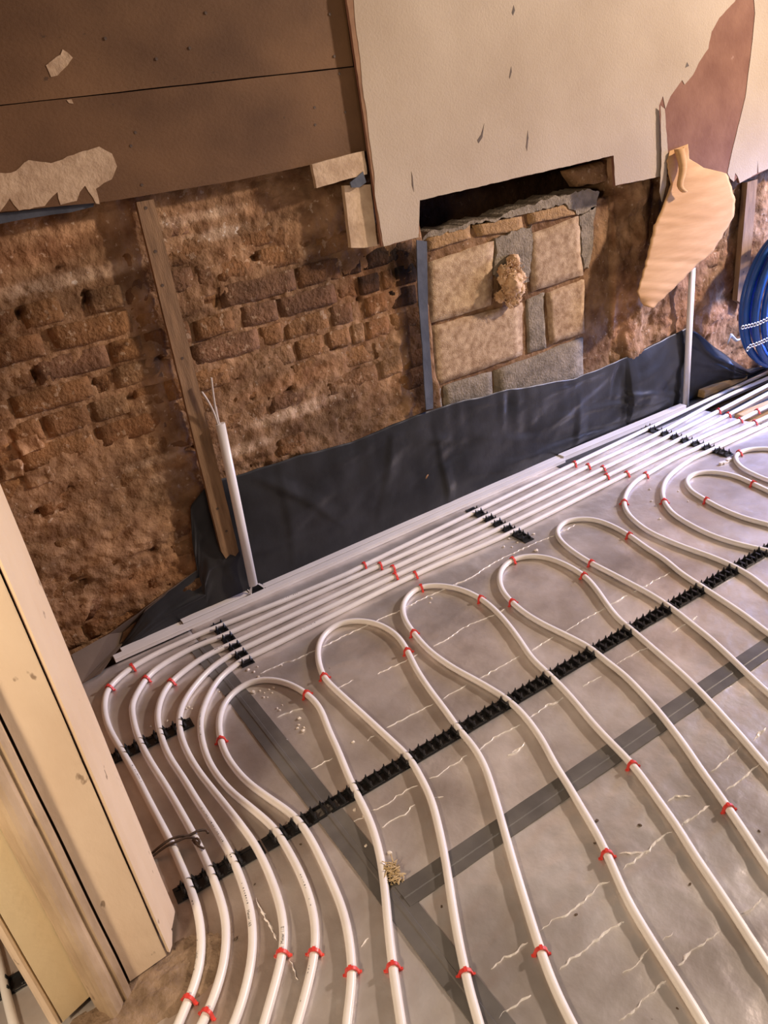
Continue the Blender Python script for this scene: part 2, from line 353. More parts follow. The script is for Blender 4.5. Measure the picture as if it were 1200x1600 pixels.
for k in range(-9, 7):
    L_ = sorted(rows.get(k, [])); cur = -0.30 - 0.11 * (k % 2)
    seq = []
    def fill(a, b):
        while b - a > 0.05:
            ln = 0.213 if rnd.random() < .6 else 0.103
            ln = min(ln, b - a)
            if b - a - ln < 0.06: ln = b - a
            seq.append((a + .006, a + ln - .006, False)); a += ln
    for (a, b, t) in L_:
        if a > cur: fill(cur, a - .004)
        seq.append((a, b, True)); cur = b + .004
    fill(cur, OPEN_L - 0.01)
    for (a, b, t) in seq: bricks.append((a, b, ZC + k * PITCH, t, k))
cur = None
for k in range(-9, 6):
    a = OPEN_R + 0.10 + 0.05 * (k % 2)
    while a < 4.1:
        ln = 0.213 if rnd.random() < .6 else 0.103
        if rnd.random() < .45: bricks.append((a + .006, a + ln - .006, ZC + k * PITCH, False, k))
        a += ln
nb = 0
SOOT = [(1.40, 0.97, 0.17, 0.03), (1.47, 0.897, 0.06, 0.03), (1.30, 0.90, 0.05, .03), (1.46, 0.82, 0.07, 0.03)]
for (a, b, z, traced, k) in bricks:
    hgt = 0.061 + rnd.uniform(-.003, .003)
    ln = b - a
    if z + .03 > 1.28: continue
    cx = (a + b) / 2
    soot = any(abs(cx - sx) < sw and abs(z - sz) < sh for sx, sz, sw, sh in SOOT)
    if traced: proud = rnd.uniform(.001, .0045)
    elif 0.6 < z < 1.09 and a < OPEN_L: proud = rnd.uniform(-.004, .003)
    else: proud = rnd.uniform(-.011, -.001)
    loc = (cx, WY - proud, z + rnd.uniform(-.002, .002))
    me = rough_slab('brick', ln, hgt, 0.05, None, rnd.uniform(0, 90), nx=8 if ln > .15 else 5, nz=4, rough=.003, corner=.0035, loc=loc, tint=wall_tint)
    o = obj('brick', me, 'soot_brick' if soot else 'brick', wall, smooth=True); o.location = loc; o.rotation_euler = (0, rnd.uniform(-.012, .012), 0)

# blockwork that closes the old opening: quads in the wall plane
def quad_block(name, q, m, y=WY + 0.002, d=0.05, n=8, rough=.003, tint=None):
    seed = rnd.uniform(0, 50); V = []; Fc = []
    for j in range(n + 1):
        for i in range(n + 1):
            u, v = i / n, j / n
            x = (q[0][0] * (1 - u) + q[1][0] * u) * (1 - v) + (q[3][0] * (1 - u) + q[2][0] * u) * v
            z = (q[0][1] * (1 - u) + q[1][1] * u) * (1 - v) + (q[3][1] * (1 - u) + q[2][1] * u) * v
            edge = i in (0, n) or j in (0, n)
            yy = y + rough * fbm(x * 25 + seed, z * 25, seed, 4) + (.0025 if edge else 0)
            if edge:
                x += .006 * noise.noise(Vector((x * 28, z * 28, seed))); z += .006 * noise.noise(Vector((x * 28, z * 28, seed + 7)))
            V.append((x, yy, z))
    id_ = lambda i, j: j * (n + 1) + i
    for j in range(n):
        for i in range(n): Fc.append((id_(i, j), id_(i, j + 1), id_(i + 1, j + 1), id_(i + 1, j)))
    rg = [id_(i, 0) for i in range(n + 1)] + [id_(n, j) for j in range(1, n + 1)] + [id_(i, n) for i in range(n - 1, -1, -1)] + [id_(0, j) for j in range(n - 1, 0, -1)]
    b = len(V)
    for r in rg: V.append((V[r][0], y + d, V[r][2]))
    for k in range(len(rg)): Fc.append((rg[k], rg[(k + 1) % len(rg)], b + (k + 1) % len(rg), b + k))
    me = meshof(name, V, Fc)
    set_tint(me, [(1, 1, 1)] * len(V))
    return obj(name, me, m, wall, smooth=True)
for q, m, dy in (
    ([(1.5419,0.9132),(1.8458,0.9291),(1.81,0.7052),(1.5248,0.7084)], 'block', 0), ([(2.0149,0.9139),(2.2617,0.9361),(2.2797,0.7132),(2.0143,0.7095)], 'block', 0),
    ([(1.5287,0.696),(1.964,0.6803),(1.9498,0.4801),(1.5135,0.4777)], 'block', .002), ([(2.0883,0.6875),(2.2793,0.6959),(2.2776,0.4837),(2.0947,0.4847)], 'block', -.006),
    ([(1.9867,0.6822),(2.0752,0.6905),(2.0735,0.4722),(1.9796,0.4797)], 'grey_block', .004), ([(1.8056,0.4569),(2.2735,0.4635),(2.2731,0.2948),(1.7948,0.304)], 'grey_block', .002),
    ([(1.562,0.4681),(1.7961,0.4571),(1.7885,0.3059),(1.5567,0.3794)], 'grey_block', .004), ([(1.5001,0.4645),(1.5497,0.4643),(1.5481,0.3821),(1.4942,0.3992)], 'grey_block', .004)):
    quad_block('concrete_block', q, m, WY + .004 + dy)
for q in ([(1.5538,0.9988),(1.7436,1.0045),(1.7441,0.9576),(1.5497,0.9497)], [(1.7654,0.9962),(1.9828,0.9865),(1.9854,0.9375),(1.7783,0.9553)], [(2.0107,0.9902),(2.1975,0.9906),(2.262,0.9452),(2.0204,0.9509)]):
    quad_block('brick', q, 'yellow_brick', WY + .006, n=6)
quad_block('brick', [(2.2442,1.0964),(2.4456,1.1062),(2.4522,1.0324),(2.2917,1.0354)], 'brick', WY + .03, n=6, rough=.008)
# smeared cement: lumpy patches over the joints
def patch(name, poly, m, y, seed, thick=.02, parent=wall, step=.012, jag=.012):
    return obj(name, prism_xz(poly, y, y + thick, jag, seed, step), m, parent)
o = patch('cement_smear', [(1.8495,0.9371),(2.0233,0.9481),(2.0261,0.8937),(1.9977,0.7513),(1.9563,0.7488),(1.8807,0.7775),(1.829,0.8119),(1.8543,0.892)], 'grey_block', WY + .003, 3)
o = patch('cement_smear', [(1.5334,0.9862),(1.5689,1.0124),(1.6437,1.0065),(1.7417,1.0133),(1.841,1.0036),(1.9308,1.0175),(2.0218,1.0189),(2.1156,1.0246),(2.1956,1.0244),(2.294,1.0214),(2.3714,1.0041),(2.3433,0.9515),(2.2585,0.9412),(2.1944,0.9934),(2.0078,0.993),(1.76,0.9994),(1.5558,0.9943)], 'grey_block', WY + .004, 5, thick=.12)
o = patch('cement_smear', [(2.2651,0.9355),(2.3502,0.9572),(2.3267,0.7889),(2.3116,0.7309),(2.2838,0.7369),(2.2725,0.8358)], 'grey_block', WY + .004, 6)
# stub of old plaster and rubble on the right of the opening
for c, wd, hh, th in (((0.1592,0.7191), .07, .05, .018), ((0.1529,0.6234), .08, .05, .014), ((0.0976,0.6636), .06, .05, .012)):
    me = rough_slab('rubble_lump', wd, hh, .05, None, rnd.uniform(0, 90), nx=10, nz=12, rough=.009, corner=.03, loc=(c[0], 0, c[1]), tint=wall_tint)
    o = obj('rubble_lump', me, 'mortar', wall, smooth=True); o.location = (c[0], WY - th + .006, c[1])

# ---------------------------------------------------------------- floor below the panels
structure(obj('floor', box_bm(-1.4, 4.4, -0.7, 2.4, -0.16, -0.06), 'sub'))

# ---------------------------------------------------------------- insulation panels (foil faced)
TX0, TX1 = 0.385, 0.435     # joint tapes
TYA, TYB = 0.905, 0.965
def panel(name, x0, x1, y0, y1, label, dust=None, wrinkle=1.9):
    nx = max(2, int((x1 - x0) / .011)); ny = max(2, int((y1 - y0) / .011))
    V = []; cl = []; Fc = []
    for j in range(ny + 1):
        for i in range(nx + 1):
            x = x0 + (x1 - x0) * i / nx; y = y0 + (y1 - y0) * j / ny
            rg_ = 1 - 2 * abs(noise.noise(Vector((x * 6 + y * 3, y * 13, 2.2)))); z = 0.0010 * fbm(x * 5, y * 5, 3.3, 3) + wrinkle * (.0007 * fbm(x * 26, y * 34, 1.3, 2) + .0011 * max(0, rg_) ** 6)
            if i in (0, nx) or j in (0, ny): z -= .002
            V.append((x, y, z))
            d = dust(x, y) if dust else 0
            n = .93 + .16 * fbm(x * 3.1, y * 3.1, 9.9, 4)
            wm = .5 + .5 * fbm(x * 2.2, y * 2.2, 1.9, 3)
            c = (n * (1.0 + .05 * wm), n, n * (1.0 - .05 * wm))
            cl.append(mixc(c, (.50, .37, .27), d))
    id_ = lambda i, j: j * (nx + 1) + i
    Fc = [(id_(i, j), id_(i + 1, j), id_(i + 1, j + 1), id_(i, j + 1)) for j in range(ny) for i in range(nx)]
    rg = [id_(i, 0) for i in range(nx + 1)] + [id_(nx, j) for j in range(1, ny + 1)] + [id_(i, ny) for i in range(nx - 1, -1, -1)] + [id_(0, j) for j in range(ny - 1, 0, -1)]
    b = len(V)
    for r in rg: V.append((V[r][0], V[r][1], -.06)); cl.append((.8, .7, .5))
    for k in range(len(rg)): Fc.append((rg[(k + 1) % len(rg)], rg[k], b + k, b + (k + 1) % len(rg)))
    me = meshof(name, V, Fc); set_tint(me, cl)
    return tag(obj(name, me, 'foil', smooth=True), label, 'insulation', 'foil insulation panels')
def post_dust(x, y):
    d = math.hypot(x - .03, (y - 1.08) * .8)
    return max(0, min(.9, 1.0 - d / .22 + .25 * fbm(x * 14, y * 14, .4, 3)))
pan_left = panel('insulation_panel', -1.3, .409, -.35, 2.16, 'foil insulation panel under the pipe bends, left of the grey tape', post_dust, .8)
pan_back = panel('insulation_panel', .411, 2.86, .936, 2.19, 'foil insulation panel along the back wall under the hairpin tops', wrinkle=.9)
pan_right = panel('insulation_panel', 2.862, 3.75, .936, 1.66, 'foil insulation panel at the far right under the ends of the last hairpins', wrinkle=.9)
pan_front = panel('insulation_panel', .411, 3.75, -.35, .934, 'foil insulation panel in the foreground, below the tape across the floor')
CRE = [[(0.4942,1.7928),(0.5362,1.7932),(0.5703,1.7894),(0.5993,1.7788),(0.6427,1.7791),(0.6854,1.7766),(0.7303,1.7769),(0.7759,1.7771),(0.8113,1.7745),(0.8503,1.7733),(0.8979,1.7736),(0.9283,1.7723),(0.9586,1.7667),(0.9916,1.7683),(1.0771,1.7686),(1.1503,1.763),(1.1924,1.7632),(1.2426,1.7558),(1.3235,1.7682),(1.3847,1.7746),(1.4873,1.7704),(1.5539,1.7691),(1.6158,1.7614),(1.6664,1.7599),(1.7288,1.76)],
 [(0.4505,1.5892),(0.4954,1.5855),(0.5217,1.5754)], [(0.633,1.5789),(0.6879,1.5796)], [(0.7531,1.5571),(0.8258,1.551),(0.8872,1.5488)], [(0.9427,1.5494),(0.9883,1.5478),(1.068,1.5578),(1.1583,1.5471),(1.214,1.5439)],
 [(0.4282,1.3644),(0.4605,1.3639),(0.4957,1.3613)], [(0.5931,1.3571),(0.6165,1.3574)], [(0.6539,1.3607),(0.7255,1.3566),(0.799,1.3524)], [(0.8258,1.3515),(0.9124,1.3518)], [(0.9545,1.3488),(1.0222,1.3485),(1.0975,1.3466)], [(1.1367,1.345),(1.2241,1.347)], [(1.2644,1.342),(1.3968,1.3448),(1.5247,1.3449)], [(1.5508,1.3432),(1.708,1.3369)],
 [(0.4838,1.1607),(0.5254,1.1519),(0.5525,1.1579),(0.5758,1.1578),(0.5972,1.1571),(0.6097,1.154)], [(0.6405,1.1532),(0.6636,1.1463),(0.6952,1.1505),(0.7225,1.1484),(0.7551,1.1527)], [(0.7865,1.1475),(0.8126,1.15),(0.8506,1.154),(0.8847,1.1503),(0.9192,1.1467)], [(0.9494,1.1471),(0.9789,1.1486),(1.0119,1.1536),(1.0312,1.146),(1.0625,1.1436)], [(1.2613,1.1476),(1.3265,1.1461),(1.3736,1.1363)], [(1.4742,1.1397),(1.5426,1.1404),(1.583,1.1397)],
 [(0.4264,1.1647),(0.4605,1.1592)], [(0.4794,1.1077),(0.5118,1.11),(0.5388,1.1035),(0.5547,1.1087),(0.5719,1.1131)], [(0.6008,1.1056),(0.6355,1.0885)], [(0.8282,1.09),(0.8549,1.0859),(0.8868,1.0942)], [(0.947,1.1492),(0.9804,1.1503),(1.0167,1.1494),(1.0348,1.1428),(1.0659,1.1471)], [(1.1332,1.1459),(1.1658,1.1435),(1.1969,1.1393)], [(0.8429,1.0908),(0.8636,1.0866),(0.884,1.0911)]]
CRE2 = [[(0.4657,0.7174),(0.4936,0.7182),(0.5137,0.7147),(0.5312,0.7134),(0.5523,0.7141)], [(0.5842,0.7193),(0.6016,0.7154),(0.6227,0.7169),(0.6469,0.7111),(0.6723,0.7112),(0.7039,0.712),(0.7333,0.7151),(0.7618,0.7102)], [(0.8023,0.7126),(0.829,0.7118),(0.8605,0.7132),(0.8803,0.7107),(0.9098,0.7145),(0.9284,0.7155),(0.9452,0.7099)], [(0.9727,0.708),(1.0107,0.7061),(1.0579,0.7059)],
 [(0.5615,0.6404),(0.5951,0.6425),(0.6277,0.6398),(0.66,0.6424),(0.6838,0.6412),(0.7199,0.6354)], [(0.8221,0.7405),(0.8431,0.7292),(0.8628,0.7152)], [(0.9972,0.7654),(1.0227,0.7644),(1.0498,0.7463)], [(0.6444,0.5706),(0.667,0.5661),(0.6864,0.5687),(0.7169,0.5733)], [(0.7422,0.5689),(0.7596,0.5661),(0.7754,0.5662)], [(0.7276,0.5222),(0.749,0.523),(0.7672,0.5252),(0.798,0.5207),(0.8399,0.5187)], [(0.8931,0.5134),(0.9223,0.5115),(0.9401,0.5106),(0.9566,0.5075)],
 [(0.5784,0.5195),(0.6085,0.5174),(0.6399,0.5173),(0.6659,0.5163),(0.6933,0.516)], [(0.4166,0.645),(0.445,0.6446),(0.4757,0.6428),(0.4921,0.6413)], [(1.1309,0.7625),(1.155,0.7592),(1.1888,0.7627),(1.2157,0.7625),(1.2463,0.7647)], [(1.2841,0.7585),(1.3125,0.7634),(1.3411,0.7632)], [(1.1097,0.7097),(1.144,0.7063),(1.1874,0.7073),(1.2392,0.7071)]]
CRE3 = [[(0.179,1.1279),(0.1755,1.0729),(0.1736,1.0148)], [(0.1765,0.9642),(0.173,0.9436),(0.1735,0.9205)], [(0.2993,0.9004),(0.3192,0.9091)]]
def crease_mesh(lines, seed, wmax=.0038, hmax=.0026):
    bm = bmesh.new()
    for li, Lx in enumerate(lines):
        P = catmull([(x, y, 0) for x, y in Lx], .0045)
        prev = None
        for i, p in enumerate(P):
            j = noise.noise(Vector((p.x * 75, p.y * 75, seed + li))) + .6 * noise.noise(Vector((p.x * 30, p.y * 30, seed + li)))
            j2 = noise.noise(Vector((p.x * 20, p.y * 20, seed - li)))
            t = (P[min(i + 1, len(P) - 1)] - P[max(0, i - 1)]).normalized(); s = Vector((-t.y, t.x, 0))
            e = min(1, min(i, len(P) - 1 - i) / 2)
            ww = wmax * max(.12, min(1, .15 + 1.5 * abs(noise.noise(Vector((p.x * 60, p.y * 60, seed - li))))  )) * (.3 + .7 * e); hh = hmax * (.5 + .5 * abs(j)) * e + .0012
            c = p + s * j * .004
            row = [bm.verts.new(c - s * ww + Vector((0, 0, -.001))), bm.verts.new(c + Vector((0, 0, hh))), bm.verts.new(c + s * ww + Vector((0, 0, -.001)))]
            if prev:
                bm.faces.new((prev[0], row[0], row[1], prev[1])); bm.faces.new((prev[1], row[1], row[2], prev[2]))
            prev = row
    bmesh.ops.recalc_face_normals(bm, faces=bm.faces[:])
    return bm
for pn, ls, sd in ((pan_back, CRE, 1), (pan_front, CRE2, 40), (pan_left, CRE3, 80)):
    o = obj('crease', crease_mesh(ls, sd, wmax=.0018 if pn is pan_back else .0038, hmax=.002 if pn is pan_back else .0042), 'crease', pn); o['kind'] = 'stuff'; o['label'] = 'crumpled creases in the foil, their glint painted pale'

# ---------------------------------------------------------------- joint tapes
def strip(poly, z, thick=.0012): return prism_xy(poly, z - thick, z)
def tape_bm(p0, p1, w_, z=.0030):
    """two overlapping runs with a slightly raised ridge down the joint"""
    p0, p1 = Vector(p0), Vector(p1); t = (p1 - p0).normalized(); s = Vector((-t.y, t.x))
    n = 60; bm = bmesh.new(); prev = None
    for i in range(n + 1):
        c = p0.lerp(p1, i / n); row = []
        for k, hz in ((-.5, -.0035), (-.49, 0), (-.12, 0), (-.08, .0014), (.06, .0014), (.08, -.0002), (.49, 0), (.5, -.0035)):
            q = c + s * (k * w_ + .0012 * noise.noise(Vector((i * .7, k * 3, 2))) * (abs(k) > .4))
            row.append(bm.verts.new((q.x, q.y, z + hz + .0008 * noise.noise(Vector((q.x * 12, q.y * 12, 0))))))
        if prev:
            for a in range(len(row) - 1): bm.faces.new((prev[a], prev[a + 1], row[a + 1], row[a]))
        prev = row
    bmesh.ops.recalc_face_normals(bm, faces=bm.faces[:])
    return bm
tag(obj('joint_tape', tape_bm((.402, 2.075), (.412, -.3), .062), 'tape'), 'grey joint tape running from the wall toward the viewer past the left hairpin', 'tape')
tag(obj('joint_tape', tape_bm((.42, .937), (3.74, .921), .056, .0036), 'tape'), 'grey joint tape running across the foil in front of the long rail', 'tape')

# ---------------------------------------------------------------- heating pipes
def P(Lx): return [(x, y, PZ) for x, y in Lx]
PIPE = {}
PIPE['p1'] = ([(-0.0711,0.9473),(-0.0385,0.9798),(-0.0002,1.0173),(0.0293,1.0552),(0.0526,1.1065),(0.0675,1.1641),(0.0739,1.2275),(0.0763,1.2785),(0.0792,1.3728),(0.0766,1.5076),(0.0752,1.6306),(0.0703,1.7487),(0.0665,1.864),(0.0776,1.9551),(0.1042,2.0285),(0.1423,2.0626),(0.1995,2.0898),(0.2851,2.1025),(0.3502,2.1026),(0.4125,2.1023),(0.5087,2.0944),(0.7048,2.0776),(0.9216,2.0673),(1.0219,2.0699),(1.5186,2.0899),(2.0703,2.1096),(2.5494,2.1255),(2.9679,2.1391),(3.404,2.143),(3.7184,2.144)], 'white heating pipe lying nearest the trunking, outermost bend beside the door post')
PIPE['p2'] = ([(-0.0403,0.9241),(-0.0035,0.9519),(0.0206,0.9725),(0.0598,1.0161),(0.084,1.0557),(0.1064,1.1104),(0.1179,1.1735),(0.1246,1.2457),(0.1282,1.3263),(0.1284,1.4118),(0.1254,1.5429),(0.1196,1.6655),(0.1215,1.7747),(0.1352,1.8699),(0.1544,1.9291),(0.2121,1.9993),(0.2455,2.0237),(0.3187,2.0419),(0.3917,2.0464),(0.4556,2.0393),(0.5097,2.0378),(1.0624,2.0288),(1.5148,2.0283),(2.0873,2.0518),(2.5087,2.057),(2.7922,2.083),(3.0556,2.1023),(3.335,2.0968),(3.6245,2.0858)], 'white heating pipe second from the trunking, with the rusty wire over it')
PIPE['p3'] = ([(0.0087,0.8873),(0.0438,0.916),(0.0658,0.938),(0.1025,0.9832),(0.1299,1.0296),(0.1525,1.0863),(0.1656,1.1486),(0.1737,1.2121),(0.1764,1.2656),(0.175,1.3548),(0.171,1.4536),(0.1694,1.5401),(0.1652,1.6466),(0.1745,1.7442),(0.1893,1.8122),(0.22,1.8778),(0.2692,1.9324),(0.3638,1.9715),(0.4317,1.9793),(0.5109,1.9786),(1.0842,1.9806),(1.5204,1.9797),(2.1092,1.9936),(2.5062,2.0049),(2.8766,2.0211),(3.2538,2.0424),(3.575,2.055)], 'white heating pipe third from the trunking, lettered Meter 163 near the door post')
PIPE['p4'] = ([(0.0563,0.8515),(0.0869,0.8833),(0.1053,0.9036),(0.141,0.9429),(0.17,0.9775),(0.1852,1.0028),(0.2044,1.0506),(0.2182,1.1122),(0.226,1.17),(0.2304,1.2365),(0.2273,1.3118),(0.2179,1.4219),(0.2082,1.5396),(0.2094,1.6379),(0.2231,1.7272),(0.2539,1.7989),(0.3074,1.857),(0.3875,1.9097),(0.4639,1.9285),(0.5264,1.9294),(1.0636,1.9336),(1.5136,1.9251),(2.0678,1.9349),(2.5054,1.9521),(2.8632,1.9631),(3.1622,1.981),(3.4795,1.9957)], 'white heating pipe fourth from the trunking, lettered Meter 112 by its red staple')
PIPE['p5'] = ([(0.1033,0.8162),(0.1351,0.8468),(0.1777,0.891),(0.2116,0.9294),(0.2284,0.9528),(0.2506,0.9968),(0.2679,1.0541),(0.2787,1.1215),(0.2837,1.1931),(0.2835,1.2587),(0.2666,1.3422),(0.246,1.4336),(0.2405,1.5341),(0.2516,1.6222),(0.278,1.7112),(0.3248,1.7842),(0.3889,1.8467),(0.4713,1.8767),(0.5591,1.8778),(1.1164,1.8917),(1.5191,1.8724),(2.1312,1.8918),(2.5061,1.8987),(2.8353,1.8901),(2.9534,1.8926),(3.1456,1.8924)], 'white heating pipe fifth from the trunking, the last to bend down on the left')
PIPE['p6'] = ([(1.7914,0.9847),(1.8177,1.0842),(1.8404,1.1431),(1.8535,1.2106),(1.8564,1.2873),(1.8473,1.3806),(1.8438,1.4609),(1.849,1.542),(1.8709,1.6164),(1.9008,1.6802),(1.9515,1.7403),(2.024,1.7899),(2.1082,1.8242),(2.1748,1.8323),(2.2656,1.841),(2.3607,1.8481),(2.5017,1.8428),(2.8377,1.8282),(3.0615,1.823)], 'white heating pipe bending down in front of the right clip rail, left of two')
PIPE['p7'] = ([(2.0136,1.1263),(1.998,1.2076),(1.9796,1.2662),(1.9672,1.3315),(1.9651,1.4001),(1.977,1.4826),(2.0002,1.5648),(2.0484,1.6402),(2.1144,1.7034),(2.1992,1.7528),(2.3007,1.7815),(2.4049,1.795),(2.512,1.7904),(2.8647,1.7817),(3.0258,1.7709)], 'white heating pipe bending down in front of the right clip rail, right of two')
PIPE['h1'] = ([(0.1773,0.7542),(0.2054,0.7934),(0.2378,0.8348),(0.2593,0.8665),(0.2816,0.9113),(0.3052,0.9762),(0.3189,1.0449),(0.3318,1.1331),(0.3379,1.205),(0.3345,1.2623),(0.3101,1.3498),(0.2936,1.4142),(0.2865,1.465),(0.2847,1.5355),(0.2945,1.6031),(0.3183,1.6758),(0.3562,1.732),(0.4017,1.7615),(0.4561,1.7671),(0.4985,1.7398),(0.5337,1.6859),(0.5543,1.6071),(0.5544,1.5327),(0.5327,1.4474),(0.5141,1.3612),(0.4945,1.2833),(0.481,1.2189),(0.472,1.1668),(0.457,1.1071),(0.4299,1.0332),(0.3935,0.9595),(0.3652,0.9066),(0.3231,0.8247),(0.2805,0.7339),(0.2582,0.6874)], 'white hairpin pipe farthest left, its top crossing the grey tape')
PIPE['h2'] = ([(0.3623,0.5973),(0.3891,0.6567),(0.4058,0.7005),(0.4219,0.7336),(0.4422,0.7766),(0.4726,0.8338),(0.5014,0.8861),(0.5307,0.9378),(0.5676,1.0099),(0.6066,1.0969),(0.6278,1.1779),(0.6378,1.2329),(0.6346,1.3376),(0.6298,1.4561),(0.6247,1.5613),(0.6253,1.6397),(0.6515,1.7228),(0.6869,1.7839),(0.7359,1.8241),(0.7936,1.8323),(0.8437,1.7983),(0.8774,1.739),(0.8864,1.6561),(0.8675,1.5707),(0.8413,1.491),(0.8199,1.3998),(0.8015,1.2979),(0.7871,1.2254),(0.7784,1.1559),(0.7596,1.0917),(0.7279,1.0238),(0.6908,0.9516),(0.6546,0.8828),(0.6213,0.8176),(0.5829,0.7401),(0.556,0.6834),(0.5336,0.6318),(0.5194,0.5905),(0.5095,0.5551),(0.4968,0.5083)], 'white hairpin pipe second from the left, over the shiny crease')
PIPE['h3'] = ([(0.6594,0.3805),(0.6797,0.4336),(0.6947,0.4792),(0.7108,0.5307),(0.7312,0.596),(0.7542,0.66),(0.7918,0.7363),(0.8184,0.7957),(0.843,0.8652),(0.8663,0.929),(0.8855,0.9895),(0.916,1.0646),(0.9383,1.1435),(0.9462,1.198),(0.9475,1.2418),(0.936,1.3331),(0.9203,1.4262),(0.9159,1.5298),(0.93,1.6278),(0.9508,1.7097),(0.9849,1.7707),(1.0363,1.8096),(1.0906,1.8179),(1.1387,1.7807),(1.1742,1.7146),(1.1872,1.6271),(1.1769,1.5383),(1.1564,1.4564),(1.1306,1.3775),(1.1058,1.3079),(1.0968,1.2503),(1.0877,1.1924),(1.0714,1.1183),(1.0484,1.0349),(1.0335,0.9656),(1.0225,0.9032),(1.0079,0.8479),(0.9856,0.7867),(0.9567,0.7068),(0.9301,0.6471),(0.9033,0.5773),(0.8779,0.5139),(0.8444,0.4329),(0.8174,0.3644)], 'white hairpin pipe third from the left, with four red staples')
PIPE['h4'] = ([(0.9818,0.469),(1.011,0.5424),(1.0391,0.5988),(1.0667,0.6577),(1.095,0.7201),(1.1169,0.7724),(1.145,0.8317),(1.1706,0.8934),(1.1945,0.9565),(1.2172,1.0295),(1.2358,1.1026),(1.244,1.1767),(1.2532,1.2319),(1.2464,1.3132),(1.2357,1.3981),(1.2337,1.4701),(1.2431,1.5439),(1.2606,1.6092),(1.297,1.6705),(1.3517,1.7185),(1.4052,1.732),(1.4556,1.7153),(1.4942,1.664),(1.5073,1.5885),(1.5013,1.4978),(1.473,1.4197),(1.4331,1.3362),(1.406,1.2699),(1.3942,1.2103),(1.377,1.1395),(1.3585,1.0605),(1.3417,0.9927),(1.3178,0.9171),(1.288,0.8359),(1.2608,0.7659),(1.2298,0.6909),(1.198,0.6067)], 'white hairpin pipe in the middle of the floor, fourth from the left')
PIPE['h5'] = ([(1.4107,0.7422),(1.4373,0.8287),(1.4563,0.8853),(1.4836,0.9595),(1.5105,1.0376),(1.53,1.1141),(1.5508,1.1956),(1.564,1.2824),(1.5675,1.3656),(1.5699,1.4446),(1.5709,1.5348),(1.5807,1.6215),(1.603,1.7071),(1.64,1.7639),(1.7014,1.7921),(1.7498,1.7743),(1.787,1.7272),(1.7953,1.6576),(1.7849,1.5658),(1.7616,1.4754),(1.747,1.3939),(1.7157,1.2981),(1.7,1.2148),(1.684,1.1375),(1.6674,1.0575),(1.6419,0.9681),(1.6181,0.8743)], 'white hairpin pipe fifth from the left, beside the middle clip rail')
PIPE['h6'] = ([(2.1484,1.2121),(2.1416,1.2995),(2.1291,1.3709),(2.1335,1.4605),(2.151,1.5409),(2.1764,1.6255),(2.2269,1.6877),(2.2818,1.7078),(2.3393,1.6835),(2.3683,1.6325),(2.3747,1.5747),(2.3606,1.502),(2.3457,1.434),(2.3299,1.3277)], 'white hairpin pipe at the right edge, nested inside the two bends')
PIPE['h7'] = ([(2.4215,1.386),(2.4174,1.4846),(2.4264,1.5396),(2.4466,1.6095),(2.4933,1.6703),(2.548,1.698),(2.6045,1.687),(2.6444,1.6478),(2.6933,1.5591)], 'white hairpin pipe last on the right, beside the right clip rail end')
PIPE['far'] = ([(-0.322,1.5238),(-0.3041,1.3803),(-0.2992,1.3093),(-0.2977,1.2378),(-0.2948,1.1672),(-0.2922,1.1004)], 'short white pipe seen through the doorway, left of the door post')
PATH = {}; PROOT = {}
for k, (Lx, lab) in PIPE.items():
    path = smooth_path(catmull(P(Lx), .012), 6)
    def run_on(pth, ln):
        d = (pth[-1] - pth[-9]).normalized(); n_ = int(ln / .03)
        return pth + [pth[-1] + d * .03 * q for q in range(1, n_ + 1)]
    # the pipes go on beyond the frame
    if k in ('p1', 'p2', 'p3', 'p4', 'p5'): path = path + [path[-1] + Vector((.03 * q, .001 * q, 0)) for q in range(1, 16)]
    else: path = run_on(path, .30)
    path = run_on(path[::-1], .22)[::-1]
    PATH[k] = path
    bm = tube_bm(path, RP, 14)
    PROOT[k] = tag(obj('heating_pipe', bm, 'pipe', smooth=False), lab, 'pipe', None)
def nearest(path, pt):
    p = Vector((pt[0], pt[1], PZ)); i = min(range(len(path)), key=lambda q: (path[q] - p).length_squared)
    t = (path[min(i + 1, len(path) - 1)] - path[max(i - 1, 0)]).normalized()
    return i, path[i], t

# red staples
def staple_mesh():
    bm = bmesh.new(); prof = []
    R1, R2 = RP + .0008, RP + .0034
    for k in range(13):
        a = math.pi * (k / 12); prof.append((math.cos(a), math.sin(a)))
    inn = [(R1, -.0085)] + [(R1 * c, R1 * s) for c, s in prof] + [(-R1, -.0085)]
    out = [(R2 + .0035, -.0085)] + [(R2 * c, R2 * s + .001) for c, s in prof] + [(-R2 - .0035, -.0085)]
    hw = .0032
    rowsv = []
    for (a, b) in zip(inn, out):
        rowsv.append([bm.verts.new((sx * hw, q[0], q[1])) for q in (a, b) for sx in (-1, 1)])
    for A, B in zip(rowsv, rowsv[1:]):
        bm.faces.new((A[0], A[1], B[1], B[0])); bm.faces.new((A[3], A[2], B[2], B[3]))
        bm.faces.new((A[2], A[0], B[0], B[2])); bm.faces.new((A[1], A[3], B[3], B[1]))
    bm.faces.new((rowsv[0][0], rowsv[0][2], rowsv[0][3], rowsv[0][1])); bm.faces.new((rowsv[-1][1], rowsv[-1][3], rowsv[-1][2], rowsv[-1][0]))
    for s in (-1, 1): box_bm(-.0022, .0022, s * R2 + (0 if s > 0 else -.006), s * R2 + (.006 if s > 0 else 0), -.0085, -.0055, bm=bm)
    # thumb ridge on the crown
    box_bm(-.0045, .0045, -.003, .003, R2, R2 + .0022, bm=bm)
    bmesh.ops.recalc_face_normals(bm, faces=bm.faces[:])
    me = bpy.data.meshes.new('pipe_staple'); bm.to_mesh(me); bm.free(); me.materials.append(M['red']); return me
SM = staple_mesh()
